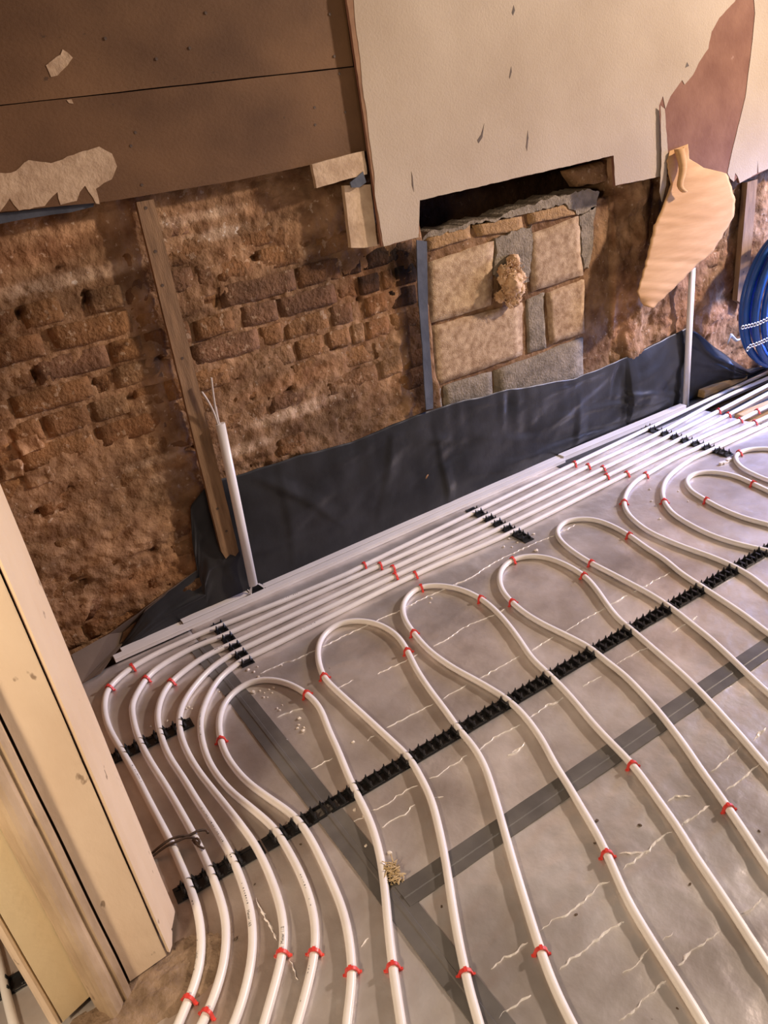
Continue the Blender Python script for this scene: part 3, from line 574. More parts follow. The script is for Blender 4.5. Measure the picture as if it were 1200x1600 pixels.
PN = dict(p1='first wall side pipe', p2='second wall side pipe', p3='third wall side pipe', p4='fourth wall side pipe', p5='fifth wall side pipe',
          p6='left pipe of the two right bends', p7='right pipe of the two right bends', h1='leftmost hairpin', h2='second hairpin', h3='third hairpin', h4='fourth hairpin', h5='fifth hairpin', h6='nested right hairpin', h7='last right hairpin')
STP = [('p1', (0.1995,2.0898), 'at the upper side of its left bend'), ('p1', (0.1136,2.0351), 'at the lower side of its left bend'), ('p1', (1.0219,2.0699), 'on the straight left of the middle rail'), ('p1', (2.0703,2.1096), 'on the straight right of the middle rail'), ('p1', (-0.0073,1.0082), 'at the door post foot'),
 ('p2', (0.209,2.0021), 'at its left bend'), ('p2', (1.0624,2.0288), 'on the straight left of the middle rail'), ('p2', (2.0873,2.0518), 'on the straight right of the middle rail'), ('p2', (0.011,0.9574), 'near the door post foot'),
 ('p3', (0.2677,1.9338), 'at its left bend'), ('p3', (1.0853,1.9823), 'on the straight left of the middle rail'), ('p3', (2.1114,1.9956), 'on the straight right of the middle rail'), ('p3', (2.8673,2.0208), 'beyond the right rail by the timber'),
 ('p4', (1.0625,1.9319), 'on the straight left of the middle rail'), ('p4', (2.0699,1.9368), 'on the straight right of the middle rail'), ('p4', (2.854,1.9628), 'beyond the right rail by the timber'), ('p4', (0.1706,0.9786), 'below its lettering'),
 ('p5', (1.1153,1.8901), 'on the straight left of the middle rail'), ('p5', (2.1312,1.8918), 'on the straight right of the middle rail'), ('p5', (2.8353,1.8901), 'just beyond the right rail'), ('p5', (2.9534,1.8926), 'farthest along by the timber'), ('p5', (0.2229,0.9427), 'in the foreground below the long rail'),
 ('p6', (2.8377,1.8282), 'beyond the right rail'), ('p6', (2.1748,1.8323), 'above its bend'), ('p6', (1.9515,1.7403), 'at its bend'), ('p7', (2.0446,1.6371), 'at its bend'),
 ('h1', (0.2945,1.6031), 'on its left leg below the bend'), ('h1', (0.553,1.6047), 'on its right shoulder'), ('h1', (0.2587,0.8655), 'on its left leg in the foreground'), ('h1', (0.3231,0.8247), 'on its right leg in the foreground'),
 ('h2', (0.6239,1.641), 'on its left leg below the bend'), ('h2', (0.8642,1.5659), 'on its right shoulder'), ('h2', (0.4212,0.7327), 'on its left leg in the foreground'), ('h2', (0.5521,0.6758), 'on its right leg in the foreground'),
 ('h3', (0.9282,1.6253), 'on its left leg below the bend'), ('h3', (1.089,1.8194), 'at the top of its bend'), ('h3', (1.1864,1.623), 'on its right shoulder'), ('h3', (0.8013,0.7536), 'on its left leg in the foreground'), ('h3', (1.0149,0.8741), 'on its right leg past the tape'),
 ('h4', (1.2422,1.54), 'on its left leg below the bend'), ('h4', (1.4109,1.732), 'at the top of its bend'), ('h4', (1.5,1.4938), 'on its right shoulder'), ('h4', (1.0733,0.6715), 'on its left leg in the foreground'),
 ('h5', (1.5696,1.5307), 'on its left leg below the bend'), ('h5', (1.7863,1.5643), 'on its right shoulder'),
 ('h6', (2.1524,1.5393), 'on its lower leg'), ('h6', (2.3563,1.4991), 'on its upper leg'), ('h7', (2.5559,1.698), 'at its tip')]
for (k, pt, where) in STP:
    i, p, t = nearest(PATH[k], pt)
    o = obj('pipe_staple', SM)
    o.location = p; o.rotation_euler = (rnd.uniform(-.12, .12), rnd.uniform(-.1, .1), math.atan2(t.y, t.x) + rnd.uniform(-.12, .12))
    tag(o, 'red staple over the %s, %s' % (PN[k], where), 'staple', 'red pipe staples')

# lettering printed along the pipes
def pipe_text(k, txt, pt, size, theta0, sign=1, parent=None, solid=True):
    cu = bpy.data.curves.new('t', 'FONT'); cu.body = txt; cu.size = size; cu.resolution_u = 2
    to = bpy.data.objects.new('t', cu); COL.objects.link(to)
    dg = bpy.context.evaluated_depsgraph_get(); ev = to.evaluated_get(dg); me = bpy.data.meshes.new_from_object(ev)
    bpy.data.objects.remove(to)
    path = PATH[k]; i0, _, _ = nearest(path, pt)
    S = [0.0]
    for a, b in zip(path, path[1:]): S.append(S[-1] + (b - a).length)
    for v in me.vertices:
        s = S[i0] + sign * v.co.x; j = max(0, min(len(S) - 2, next((q for q in range(len(S)) if S[q] > s), len(S) - 1) - 1))
        f = (s - S[j]) / max(1e-6, S[j + 1] - S[j]); p = path[j].lerp(path[j + 1], f)
        t = (path[min(j + 2, len(path) - 1)] - path[max(0, j - 1)]).normalized(); left = Vector((-t.y, t.x, 0)) * sign
        th = theta0 + (v.co.y - size * .35) / RP
        v.co = p + (left * math.sin(th) + Vector((0, 0, 1)) * math.cos(th)) * (RP + .0003)
    o = obj('lettering', me, 'print', PROOT[k]); o['label'] = 'small dark printed lettering'
    return o
pipe_text('p3', 'Meter 163', (0.154,1.0993), .0090, -.35, -1)
pipe_text('p4', 'Meter 112', (0.18,0.9922), .0086, .05, 1)
pipe_text('p1', '16x2', (0.0424,1.0864), .0080, -.7, -1)
def pipe_marks(k, pa, pb, theta, seed):
    """rows of worn print, too small to read: short uneven strokes"""
    r = random.Random(seed); path = PATH[k]; i0 = nearest(path, pa)[0]; i1 = nearest(path, pb)[0]
    i0, i1 = min(i0, i1), max(i0, i1); bm = bmesh.new()
    i = i0
    while i < i1:
        for fr in (0.1, 0.55):
            if r.random() < .25: continue
            p = path[i].lerp(path[i + 1], fr); t = (path[i + 1] - path[i]).normalized(); left = Vector((-t.y, t.x, 0))
            h = r.uniform(.05, .17); l_ = r.uniform(.0012, .0032)
            q = []
            for dl, dt in ((0, -h), (l_, -h), (l_, h), (0, h)):
                th = theta + dt; q.append(bm.verts.new(p + t * dl + (left * math.sin(th) + Vector((0, 0, 1)) * math.cos(th)) * (RP + .0003)))
            bm.faces.new(q)
        i += 1
        if r.random() < .12: i += 3
    o = obj('worn_print', bm, 'print', PROOT[k]); o['kind'] = 'stuff'
for args in (('p1', (0.075,1.2305), (0.0689,1.1755), .5, 1), ('p1', (0.0757,1.6661), (0.0774,1.5885), -.5, 2), ('p1', (0.0586,1.1221), (0.0452,1.094), .75, 3), ('p1', (0.0349,1.0666), (0.007,1.0266), .75, 4),
             ('p3', (0.1712,1.4411), (0.1758,1.2349), .1, 5), ('p3', (0.169,1.1803), (0.1569,1.1059), .1, 6), ('p5', (0.2837,1.168), (0.2617,1.0229), .1, 7), ('p5', (0.2116,0.9294), (0.1487,0.8608), .3, 8),
             ('p1', (0.7048,2.0776), (0.7626,2.0729), -.2, 9), ('p5', (0.6788,1.887), (0.7487,1.8891), -.2, 10), ('p3', (0.4258,1.9805), (0.4621,1.9808), -.3, 11), ('p2', (0.9235,2.0266), (0.9887,2.0283), .1, 12), ('p5', (0.267,1.6483), (0.292,1.7383), 0, 13)):
    pipe_marks(*args)

# ---------------------------------------------------------------- black clip rails
def arm_mesh():
    """one clip: two low walls across the rail, each with three pointed prongs, and a locking foot"""
    bm = bmesh.new()
    for s in (-1, 1):
        x = s * .0135
        box_bm(x - .0032, x + .0032, -.0165, .0165, .0025, .0125, bm=bm)
        for y in (-.0125, .0125):
            r = bmesh.ops.create_cone(bm, cap_ends=True, segments=4, radius1=.0056, radius2=.0012, depth=.0145)
            for v in r['verts']: v.co = Vector((x + v.co.x * .8 - s * .0012 * (v.co.z > 0), y + v.co.y, .0165 + v.co.z))
    for y in (-.0165, .0165): box_bm(-.0215, .0215, y - .0018, y + .0018, .0025, .0078, bm=bm)
    bmesh.ops.recalc_face_normals(bm, faces=bm.faces[:])
    me = bpy.data.meshes.new('clip'); bm.to_mesh(me); bm.free(); me.materials.append(M['black']); return me
AM = arm_mesh()
def rail(p0, p1, clips, label, w_=.040):
    """p0, p1: ends in plan; clips: distances along"""
    p0, p1 = Vector(p0), Vector(p1); d = p1 - p0; ln = d.length; ang = math.atan2(d.y, d.x)
    root = empty('clip_rail', (p0.x, p0.y, 0)); root.rotation_euler = (0, 0, ang)
    # ladder-like base: two stringers and rungs, so square holes stay between them
    bm = bmesh.new(); h0, h1 = .0008, .0034
    for s in (-1, 1): box_bm(0, ln, s * w_ / 2 - (.009 if s > 0 else 0), s * w_ / 2 + (0 if s > 0 else .009), h0, h1, bm=bm)
    cs = sorted(clips); ed = [0.0] + [c for c in cs] + [ln]
    for c in cs: box_bm(max(0, c - .019), min(ln, c + .019), -w_ / 2 + .008, w_ / 2 - .008, h0, h1 - .0004, bm=bm)
    for e0, e1 in ((0, .006), (ln - .006, ln)): box_bm(e0, e1, -w_ / 2 + .008, w_ / 2 - .008, h0, h1 - .0004, bm=bm)
    box_bm(0, ln, -w_ / 2 + .004, w_ / 2 - .004, .0004, .0016, bm=bm)
    obj('rail_base', bm, 'black', root)
    for c in cs:
        o = obj('clip', AM, None, root); o.location = (c, 0, 0)
    tag(root, label, 'pipe rail'); return root
def cross_at(path, p0, p1):
    p0, p1 = Vector(p0), Vector(p1); d = (p1 - p0).normalized(); n = Vector((-d.y, d.x)); out = []
    for a, b in zip(path, path[1:]):
        da = (Vector(a.xy) - p0).dot(n); db = (Vector(b.xy) - p0).dot(n)
        if da * db < 0:
            q = Vector(a.xy).lerp(Vector(b.xy), da / (da - db)); s = (q - p0).dot(d)
            if -.01 < s < (p1 - p0).length + .01: out.append(s)
    return out
def fill_clips(cs, ln, pitch=.046, a=.024):
    cs = sorted(cs); out = []
    pts = [None] + cs + [None]
    if not cs: return [a + k * pitch for k in range(int((ln - 2 * a) / pitch) + 1)]
    x = cs[0] - pitch
    while x > a * .9: out.append(x); x -= pitch
    for c0, c1 in zip(cs, cs[1:]):
        out.append(c0); n = max(1, round((c1 - c0) / pitch))
        for k in range(1, n): out.append(c0 + (c1 - c0) * k / n)
    out.append(cs[-1]); x = cs[-1] + pitch
    while x < ln - a * .9: out.append(x); x += pitch
    return [c for c in out if .015 < c < ln - .015]
RL0, RLS, RL1 = (.041, 1.239), (.246, 1.2335), (2.55, 1.203)
for (a_, b_, lab) in ((RL0, (RLS[0] - .002, RLS[1]), 'short black clip rail from the door post, butted to the long rail'), ((RLS[0] + .002, RLS[1]), RL1, 'long black clip rail crossing all the hairpin pipes')):
    cs = []
    for k in PATH:
        if k != 'far': cs += cross_at(PATH[k], a_, b_)
    ln = (Vector(b_) - Vector(a_)).length
    cs2 = []
    for c in sorted(cs):
        if not cs2 or c - cs2[-1] > .03: cs2.append(c)
    rail(a_, b_, fill_clips(cs2, ln), lab)
a_, b_ = (-.02, 1.744), (.261, 1.735)
rail(a_, b_, fill_clips([c for k in ('p1', 'p2', 'p3', 'p4') for c in cross_at(PATH[k], a_, b_)], .281), 'short black clip rail under the left bends behind the door post')
for xx, y1, y0, ks, lab in ((.489, 2.130, 1.845, ('p1', 'p2', 'p3', 'p4', 'p5'), 'black clip rail across the five pipes above the left bends'), (1.543, 2.136, 1.790, ('p1', 'p2', 'p3', 'p4', 'p5'), 'black clip rail across the five pipes at mid wall'), (2.545, 2.160, 1.715, ('p1', 'p2', 'p3', 'p4', 'p5', 'p6', 'p7'), 'black clip rail across seven pipes at the far right')):
    a_, b_ = (xx, y1), (xx - (.02 if xx > 2 else .005), y0)
    cs = [c for k in ks for c in cross_at(PATH[k], a_, b_)]
    if lab.startswith('black clip rail across the five pipes above'): b_ = (xx - .005, y1 - max(cs) - .025)
    ln = (Vector(b_) - Vector(a_)).length
    rail(a_, b_, [c for c in fill_clips(cs, ln) if c > min(cs) - .001], lab)
rail((-.40, 1.262), (-.245, 1.258), [.03, .076, .122], 'black clip rail end seen through the doorway, left of the post')

# ---------------------------------------------------------------- white trunking along the wall
def trunking(name, pts0, pts1, w_, h_, label, lid=True, x0=None):
    """rectangular mini trunking from p0 to p1 (plan of its front edge); a clipped lid with a fine seam"""
    p0, p1 = Vector(pts0), Vector(pts1); d = p1 - p0; ln = d.length
    root = empty(name, (p0.x, p0.y, 0)); root.rotation_euler = (0, 0, math.atan2(d.y, d.x))
    obj('trunking_base', box_bm(0, ln, .0012, w_ - .0012, .0006, h_ - .0035, .0006), 'pvc', root)
    obj('lid', box_bm(0, ln, 0, w_, h_ - .0038, h_, .0010), 'pvc', root)
    tag(root, label, 'cable trunking'); return root
trunking('cable_trunking', (.165, 2.160), (2.07, 2.157), .026, .016, 'white mini trunking nearest the pipes, running along the wall', True)
trunking('cable_trunking', (.195, 2.190), (.398, 2.190), .023, .013, 'short narrow white trunking at the far left end by the fold of membrane')
trunking('cable_trunking', (.400, 2.190), (.640, 2.190), .029, .018, 'white trunking lid length left of the upright conduit')
trunking('cable_trunking', (.700, 2.190), (2.085, 2.185), .027, .017, 'long white trunking against the membrane, right of the upright conduit')
trunking('cable_trunking', (2.075, 2.172), (2.815, 2.150), .036, .023, 'white trunking on the right, its end riding over the left length')
# open end box where the upright conduit drops into the trunking
jb = empty('trunking_outlet', (.668, 2.19, 0))
bm = bmesh.new()
for q in (((-.026, -.004), (-.022, -.004), (-.022, .03), (-.026, .03)), ((.022, -.004), (.026, -.004), (.026, .03), (.022, .03)), ((-.026, .026), (.026, .026), (.026, .03), (-.026, .03))):
    bb = prism_xy(q, .001, .020)
    tmp = bpy.data.meshes.new('t'); bb.to_mesh(tmp); bb.free(); bm.from_mesh(tmp)
obj('outlet_side', bm, 'pvc', jb)
obj('dark_mouth', box_bm(-.022, .022, -.003, .026, .001, .017, .001), 'black', jb)
for s in (-1, 1):
    bm = bmesh.new()
    vv = [bm.verts.new(p) for p in ((s * .022, -.006, .020), (s * .034, -.004, .019), (s * .016, .012, .034), (s * .010, .010, .034))]
    bm.faces.new(vv); bmesh.ops.solidify(bm, geom=bm.faces[:], thickness=.002); obj('outlet_wing', bm, 'pvc', jb)
tag(jb, 'dark open trunking outlet at the foot of the left upright conduit', 'trunking outlet')

# upright conduits
def conduit(base, top, rx, label, wires=None):
    base, top = Vector(base), Vector(top)
    root = empty('upright_conduit', base)
    bm = bmesh.new(); n = 16; P0 = []; P1 = []
    for k in range(n):
        a = 2 * math.pi * k / n; off = Vector((math.cos(a) * rx, math.sin(a) * rx * .72, 0))
        P0.append(bm.verts.new(off)); P1.append(bm.verts.new(top - base + off))
    for k in range(n): bm.faces.new((P0[k], P0[(k + 1) % n], P1[(k + 1) % n], P1[k])).smooth = True
    bm.faces.new(P0[::-1]); bm.faces.new(P1)
    bm2 = bm
    obj('conduit_tube', bm2, 'pvc', root)
    for i, wl in enumerate(wires or []):
        p = catmull([Vector(q) - base for q in wl], .01)
        o = obj('wire_core', tube_bm(p, .0032, 8), 'cable' if i != 2 else 'wcable', root); o['label'] = 'loose cable core'
    tag(root, label, 'conduit'); return root
ct = [(0.6837,2.185,0.6234)][0]
conduit([(0.66,2.19,0.0432)][0], ct, .0155, 'white upright conduit on the left with two loose cable cores', [
    [(0.6807,2.185,0.6118),(0.6794,2.182,0.6609),(0.6831,2.178,0.7217),(0.6881,2.174,0.7708)], [(0.6768,2.185,0.6131),(0.6711,2.18,0.664),(0.6597,2.17,0.7065),(0.6452,2.16,0.7431)], [(0.6797,2.188,0.6113),(0.6827,2.188,0.648),(0.6843,2.188,0.6785)]])
cb = [(2.8496,2.1825,0.002)][0]
conduit(cb, (cb[0] + .004, cb[1], (2.8683,0.6213)[1]), .0165, 'white upright conduit on the right below the hanging wallpaper')

# ---------------------------------------------------------------- damp proof membrane
T3 = [(0.2001,2.2345,0.004),(0.3067,2.222,0.0997),(0.5048,2.228,0.1637),(0.5083,2.225,0.2558),(0.5364,2.225,0.3845),(0.6216,2.224,0.4382),(0.7078,2.224,0.4287),(0.8681,2.224,0.421),(1.1377,2.224,0.3976),(1.4121,2.224,0.4093),(1.5566,2.224,0.4034),(1.8009,2.224,0.3793),(2.2061,2.224,0.3175),(2.3539,2.224,0.3163),(2.525,2.222,0.3248),(2.7383,2.215,0.3452),(2.866,2.21,0.3587),(2.9473,2.21,0.3087),(3.1847,2.205,0.1304),(3.3085,2.2,0.0423),(3.4894,2.2,0.0072),(3.8258,2.2,-0.0813)]
B3 = [(.185, 2.205), (.40, 2.218), (2.09, 2.214), (2.6, 2.212), (2.86, 2.212), (4.2, 2.19)]
def interp(tbl, x):
    if x <= tbl[0][0]: return tbl[0][1:]
    for a, b in zip(tbl, tbl[1:]):
        if a[0] <= x <= b[0]:
            t = (x - a[0]) / max(1e-6, b[0] - a[0]); return tuple(p + (q - p) * t for p, q in zip(a[1:], b[1:]))
    return tbl[-1][1:]
T3s = []
for t in T3:
    if not T3s or t[0] > T3s[-1][0] + .002: T3s.append(t)
    else: T3s.append((T3s[-1][0] + .004, t[1], t[2]))
NXm, NVm = 460, 44
fr = random.Random(11); FOLDS = []
for k in range(46):
    FOLDS.append((fr.uniform(.5, 3.6), fr.uniform(.05, .95), fr.choice((fr.uniform(-.35, .35), fr.uniform(1.1, 1.9), fr.uniform(-.6, .9))), fr.uniform(.12, .45), fr.uniform(.010, .03), fr.uniform(.003, .009) * fr.choice((1, 1, -1))))
def fold_at(x, v):
    h = 0; z = v * .42
    for (x0, v0, an, ln, wd, a_) in FOLDS:
        dx, dz = x - x0, z - v0 * .42
        t = dx * math.cos(an) + dz * math.sin(an)
        if abs(t) > ln: continue
        d = -dx * math.sin(an) + dz * math.cos(an) + .012 * math.sin(t * 9 + x0)
        w2 = wd if d > 0 else wd * 2.4
        if abs(d) < w2: h += a_ * (1 - abs(d) / w2) * (1 - abs(t) / ln)
    return h * min(1, 8 * v) * min(1, 6 * (1 - v))
V = []; Fc = []
xa, xb = T3s[0][0], 4.15
for i in range(NXm + 1):
    x = xa + (xb - xa) * i / NXm
    yt, zt = interp(T3s, x); yb, = interp(B3, x)
    zt = max(zt, .006)
    for j in range(NVm + 1):
        v = j / NVm
        z = zt * (1 - v) + .001
        y = yt + (yb - yt) * v ** 2.2
        am = math.sin(math.pi * min(1, v * 1.02)) ** .8
        fx = fbm(x * 3.2 + v * 1.1, v * 2.2 + x * .7, 1.3, 3)
        ridge = 1 - abs(noise.noise(Vector((x * 4.5 - v * 1.6, v * 2.6 + x * 1.3, 6.0)))) * 2
        y -= am * (.003 + .010 * fx) + fold_at(x, v)
        if x > 2.5: y -= am * .05 * math.exp(-((x - 2.62) / .14) ** 2) * (.4 + .6 * v) + am * .04 * math.exp(-((x - 3.2) / .15) ** 2)
        y += (1 - v) * .003 * noise.noise(Vector((x * 18, 0, 3))) - .002
        z += (1 - v) * .006 * noise.noise(Vector((x * 9, 4, 3))) * (zt > .1)
        V.append((x, min(y, 2.232), max(z, .0015)))
for i in range(NXm):
    for j in range(NVm):
        a = i * (NVm + 1) + j; Fc.append((a, a + 1, a + NVm + 2, a + NVm + 1))
me = meshof('damp_proof_membrane', V, Fc)
mem = tag(obj('damp_proof_membrane', me, 'dpm', smooth=True), 'black polythene membrane lapped up the foot of the brick wall', 'membrane')
md = mem.modifiers.new('thickness', 'SOLIDIFY'); md.thickness = .0009; md.offset = 1
# folded corner lying over the floor edge at the left
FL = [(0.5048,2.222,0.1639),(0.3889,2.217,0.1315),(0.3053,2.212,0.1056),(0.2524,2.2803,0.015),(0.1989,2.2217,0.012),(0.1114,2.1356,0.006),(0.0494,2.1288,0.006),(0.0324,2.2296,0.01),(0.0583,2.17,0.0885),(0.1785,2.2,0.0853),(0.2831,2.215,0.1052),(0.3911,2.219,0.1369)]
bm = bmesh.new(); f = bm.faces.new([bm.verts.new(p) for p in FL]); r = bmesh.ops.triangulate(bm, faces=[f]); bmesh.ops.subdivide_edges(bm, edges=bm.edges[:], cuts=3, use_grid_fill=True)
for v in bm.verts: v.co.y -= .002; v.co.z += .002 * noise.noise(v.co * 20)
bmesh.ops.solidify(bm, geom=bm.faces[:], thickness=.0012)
o = obj('folded_corner', bm, 'dpm_sheen', mem); o['label'] = 'brownish turned over corner, reflected light in its colour'
# flat tail of membrane under the trunking on the right
o = obj('floor_lap', prism_xy([(2.02, 2.13), (2.84, 2.10), (4.2, 2.06), (4.2, 2.2), (2.02, 2.22)], -.004, .0022), 'dpm', mem)

# ---------------------------------------------------------------- battens
def batten(poly, yf, yb, label, seed):
    bm = prism_xz(poly, yf, yb, .0015, seed, .05); return tag(obj('wall_batten', bm, 'batten'), label, 'batten')
BF = 2.200
bt = batten([(0.6148,1.2701),(0.6622,1.2699),(0.6429,0.1784),(0.6286,0.1674),(0.6136,0.1814),(0.5953,0.1723),(0.5872,0.2029)], BF, 2.217, 'slim timber batten standing on the bricks at left, its foot broken', 2)
bt2 = batten([(3.2151,0.9029),(3.2851,0.9046),(3.2741,0.3584),(3.204,0.3987)], BF, 2.226, 'short timber batten at the right under the papered board', 3)
for (p, parent) in (((0.6355,1.2521), bt), ((0.6305,1.1411), bt), ((0.6252,1.0511), bt), ((0.6264,0.842), bt), ((0.6115,0.3524), bt), ((0.6208,0.2662), bt), ((3.2439,0.5902), bt2), ((3.234,0.5218), bt2)):
    bm = bmesh.new(); bmesh.ops.create_circle(bm, cap_ends=True, segments=8, radius=.0045)
    bmesh.ops.solidify(bm, geom=bm.faces[:], thickness=.0015)
    o = obj('nail_head', bm, 'wire', parent); o.rotation_euler = (math.pi / 2, 0, 0); o.location = (p[0], 2.1992, p[1])

# ---------------------------------------------------------------- boards on the wall
def wall_board(poly, yf, yb, label, m='board', jag=.0012, seed=1):
    return tag(obj('wall_board', prism_xz(poly, yf, yb, jag, seed, .06), m), label, 'wall board')
BY = 2.183
up = wall_board([(0.1433,1.53),(1.3235,1.5161),(1.3238,1.7641),(1.4276,1.9977),(0.2888,1.9051)], BY, BY + .017, 'dark brown stained wall board, the upper of two', seed=1)
lowb = wall_board([(0.0603,1.3161),(0.2808,1.3059),(0.5086,1.287),(0.643,1.2828),(0.8995,1.2781),(1.1386,1.2833),(1.3274,1.2906),(1.325,1.5128),(0.1423,1.5276)], BY - .0012, BY + .017, 'dark brown stained wall board, the lower with peeling paper', seed=2)
o = obj('paper_remnant', prism_xz([(0.2549,1.3971),(0.3094,1.3887),(0.3456,1.3874),(0.3818,1.4061),(0.4302,1.3918),(0.488,1.4022),(0.5244,1.4072),(0.5547,1.4117),(0.5812,1.3918),(0.5852,1.3613),(0.5638,1.3344),(0.5178,1.3191),(0.5164,1.2826),(0.5074,1.2857),(0.5042,1.3016),(0.4938,1.3305),(0.477,1.3182),(0.463,1.2994),(0.4225,1.2974),(0.4243,1.327),(0.3846,1.301),(0.3235,1.3013),(0.3114,1.3312),(0.2804,1.306),(0.2242,1.3117)], BY - .0022, BY - .0008, .004, 4, .012), 'scrap', lowb); o['label'] = 'torn pale wallpaper remnant'
o = obj('paper_scrap', prism_xz([(0.4856,1.5957),(0.526,1.6144),(0.5337,1.6243),(0.5517,1.6056),(0.5331,1.59),(0.5048,1.5727),(0.4895,1.5715)], BY - .0012, BY + .0002, .003, 8, .01), 'scrap', up); o['label'] = 'small pale paper scrap'
o = obj('paper_scrap', prism_xz([(0.5091,1.5207),(0.5214,1.5207),(0.5229,1.5109),(0.5129,1.5134)], BY - .0022, BY - .0008, .001, 9, .01), 'scrap', lowb)
# dark strip left showing under the lower board
tag(obj('edge_strip', prism_xz([(0.2242,1.3086),(0.2807,1.3029),(0.5075,1.2886),(0.5012,1.2789),(0.4415,1.2756),(0.3636,1.279),(0.2724,1.2793),(0.2154,1.284)], 2.192, 2.206, .002, 4, .03), 'dpc'), 'dark blue black strip peeping out under the left wall board', 'strip')
for p, par in (((0.6342,1.4021), lowb), ((0.6358,1.3091), lowb), ((1.177,1.4264), lowb), ((1.2739,1.5013), lowb), ((1.2748,1.4034), lowb), ((1.1702,1.383), lowb), ((0.7543,1.5847), up), ((0.8473,1.6004), up), ((1.2706,1.6457), up), ((0.6405,1.6379), up), ((0.91,1.6726), up), ((1.2654,1.5449), up), ((0.6543,1.4305), lowb)):
    bm = bmesh.new(); bmesh.ops.create_circle(bm, cap_ends=True, segments=8, radius=.0038); bmesh.ops.solidify(bm, geom=bm.faces[:], thickness=.001)
    o = obj('nail_hole', bm, 'wire', par); o.rotation_euler = (math.pi / 2, 0, 0); o.location = (p[0], BY - .0022, p[1])
# pale offcuts at the inner corner
tag(obj('board_offcut', prism_xz([(1.1324,1.284),(1.1846,1.2883),(1.3118,1.2943),(1.3119,1.2305),(1.2163,1.226),(1.1341,1.2198)], 2.168, 2.183, .002, 5, .02), 'scrap'), 'pale level offcut wedged beside the papered board', 'offcut')
tag(obj('board_offcut', prism_xz([(1.2326,1.2109),(1.3243,1.1997),(1.3194,1.0195),(1.2721,1.0231),(1.2244,1.0327),(1.2286,1.1298)], 2.178, 2.196, .002, 6, .02), 'scrap'), 'pale upright offcut hanging beside the papered board', 'offcut')
tag(obj('edge_strip', prism_xz([(1.2474,1.2174),(1.2719,1.2278),(1.2968,1.2399),(1.3026,1.2086),(1.2757,1.1985),(1.2493,1.2028)], 2.165, 2.171, .002, 7, .02), 'dpc'), 'small dark blue scrap on the pale offcuts', 'strip')

# papered plasterboard
GY = 2.160
gyp = tag(obj('plasterboard', prism_xz([(1.3184,1.6872),(1.3235,1.2851),(1.3252,1.0197),(1.3319,1.0164),(1.4658,1.0174),(1.4864,1.1263),(2.3568,1.1311),(2.3668,1.0272),(2.6119,1.0197),(3.0186,0.9463),(3.0468,0.9517),(3.0659,0.9289),(3.0892,0.9451),(3.105,0.9177),(3.2912,0.9439),(3.7607,0.937),(3.5107,1.8736),(1.3168,1.8986)], GY, GY + .013, .0015, 1, .05), 'gypsum'), 'large cream papered plasterboard with torn paper and notched lower edge', 'plasterboard')
obj('torn_edge', prism_xz([(1.3172,1.687),(1.339,1.6709),(1.3441,1.5947),(1.3352,1.485),(1.334,1.378),(1.3334,1.2836),(1.3237,1.1596),(1.3263,1.0195),(1.324,1.02),(1.3223,1.2852)], GY - .0006, GY + .0004, .002, 3, .02), 'edge', gyp)
o = obj('wallpaper', prism_xz([(1.3176,1.8981),(1.3395,1.6738),(1.3343,1.6107),(1.3351,1.5329),(1.3303,1.4693),(1.3318,1.3782),(1.3297,1.3275),(1.3312,1.2308),(1.323,1.1689),(1.3307,1.0167),(1.4644,1.0178),(1.485,1.1265),(2.3546,1.1313),(2.3646,1.0276),(2.6095,1.0201),(2.6148,1.0669),(2.5925,1.2662),(2.6122,1.2955),(2.6281,1.2514),(2.6545,1.2908),(2.7157,1.3369),(2.7311,1.3206),(2.7761,1.3477),(2.8061,1.3847),(2.8575,1.426),(2.8713,1.4785),(2.9114,1.5204),(2.9957,1.5656),(3.1017,1.6862),(3.1129,1.8776)], GY - .0016, GY - .0002, .0028, 12, .018), 'paper', gyp); o['label'] = 'cream wallpaper, left of the tear'
o = obj('wallpaper', prism_xz([(3.1091,1.5731),(3.1236,1.5225),(3.1202,1.4296),(3.1007,1.2371),(3.0408,1.0564),(3.0173,0.9709),(3.0364,0.9459),(3.0631,0.9294),(3.0676,0.9631),(3.0863,0.9455),(3.1021,0.9182),(3.2148,0.9379),(3.212,0.9907),(3.2233,0.9391),(3.2882,0.9443),(3.7572,0.9374),(3.5074,1.8731),(3.1503,1.8772)], GY - .0016, GY - .0002, .0015, 13, .02), 'paper', gyp); o['label'] = 'cream wallpaper, right of the tear'
for q in ([(803,10),(802,22),(805,14)], [(798,105),(797,122),(799,110)], [(752,205),(748,222),(753,216),(757,193)], [(824,205),(823,235),(825,215)], [(642,268),(646,300),(644,270)], [(1072,98),(1076,106),(1070,104)], [(1183,252),(1183.6,272),(1182.4,272)]):
    pass
for q in ([(1.9144,1.6228),(1.9186,1.609),(1.9097,1.596),(1.905,1.6031)], [(1.8907,1.4582),(1.8922,1.4438),(1.8826,1.4249),(1.8804,1.4306)], [(1.7656,1.3102),(1.7537,1.2708),(1.7363,1.2562),(1.7321,1.2662),(1.7494,1.2807)], [(1.9481,1.2662),(1.9494,1.2447),(1.941,1.2047),(1.9361,1.2171)], [(1.465,1.2139),(1.4679,1.2005),(1.466,1.1543),(1.4615,1.1737)], [(2.7395,1.3928),(2.7511,1.3793),(2.7299,1.3751)]):
    o = obj('paper_nick', prism_xz(q, GY - .0022, GY - .0012), 'wire', gyp)
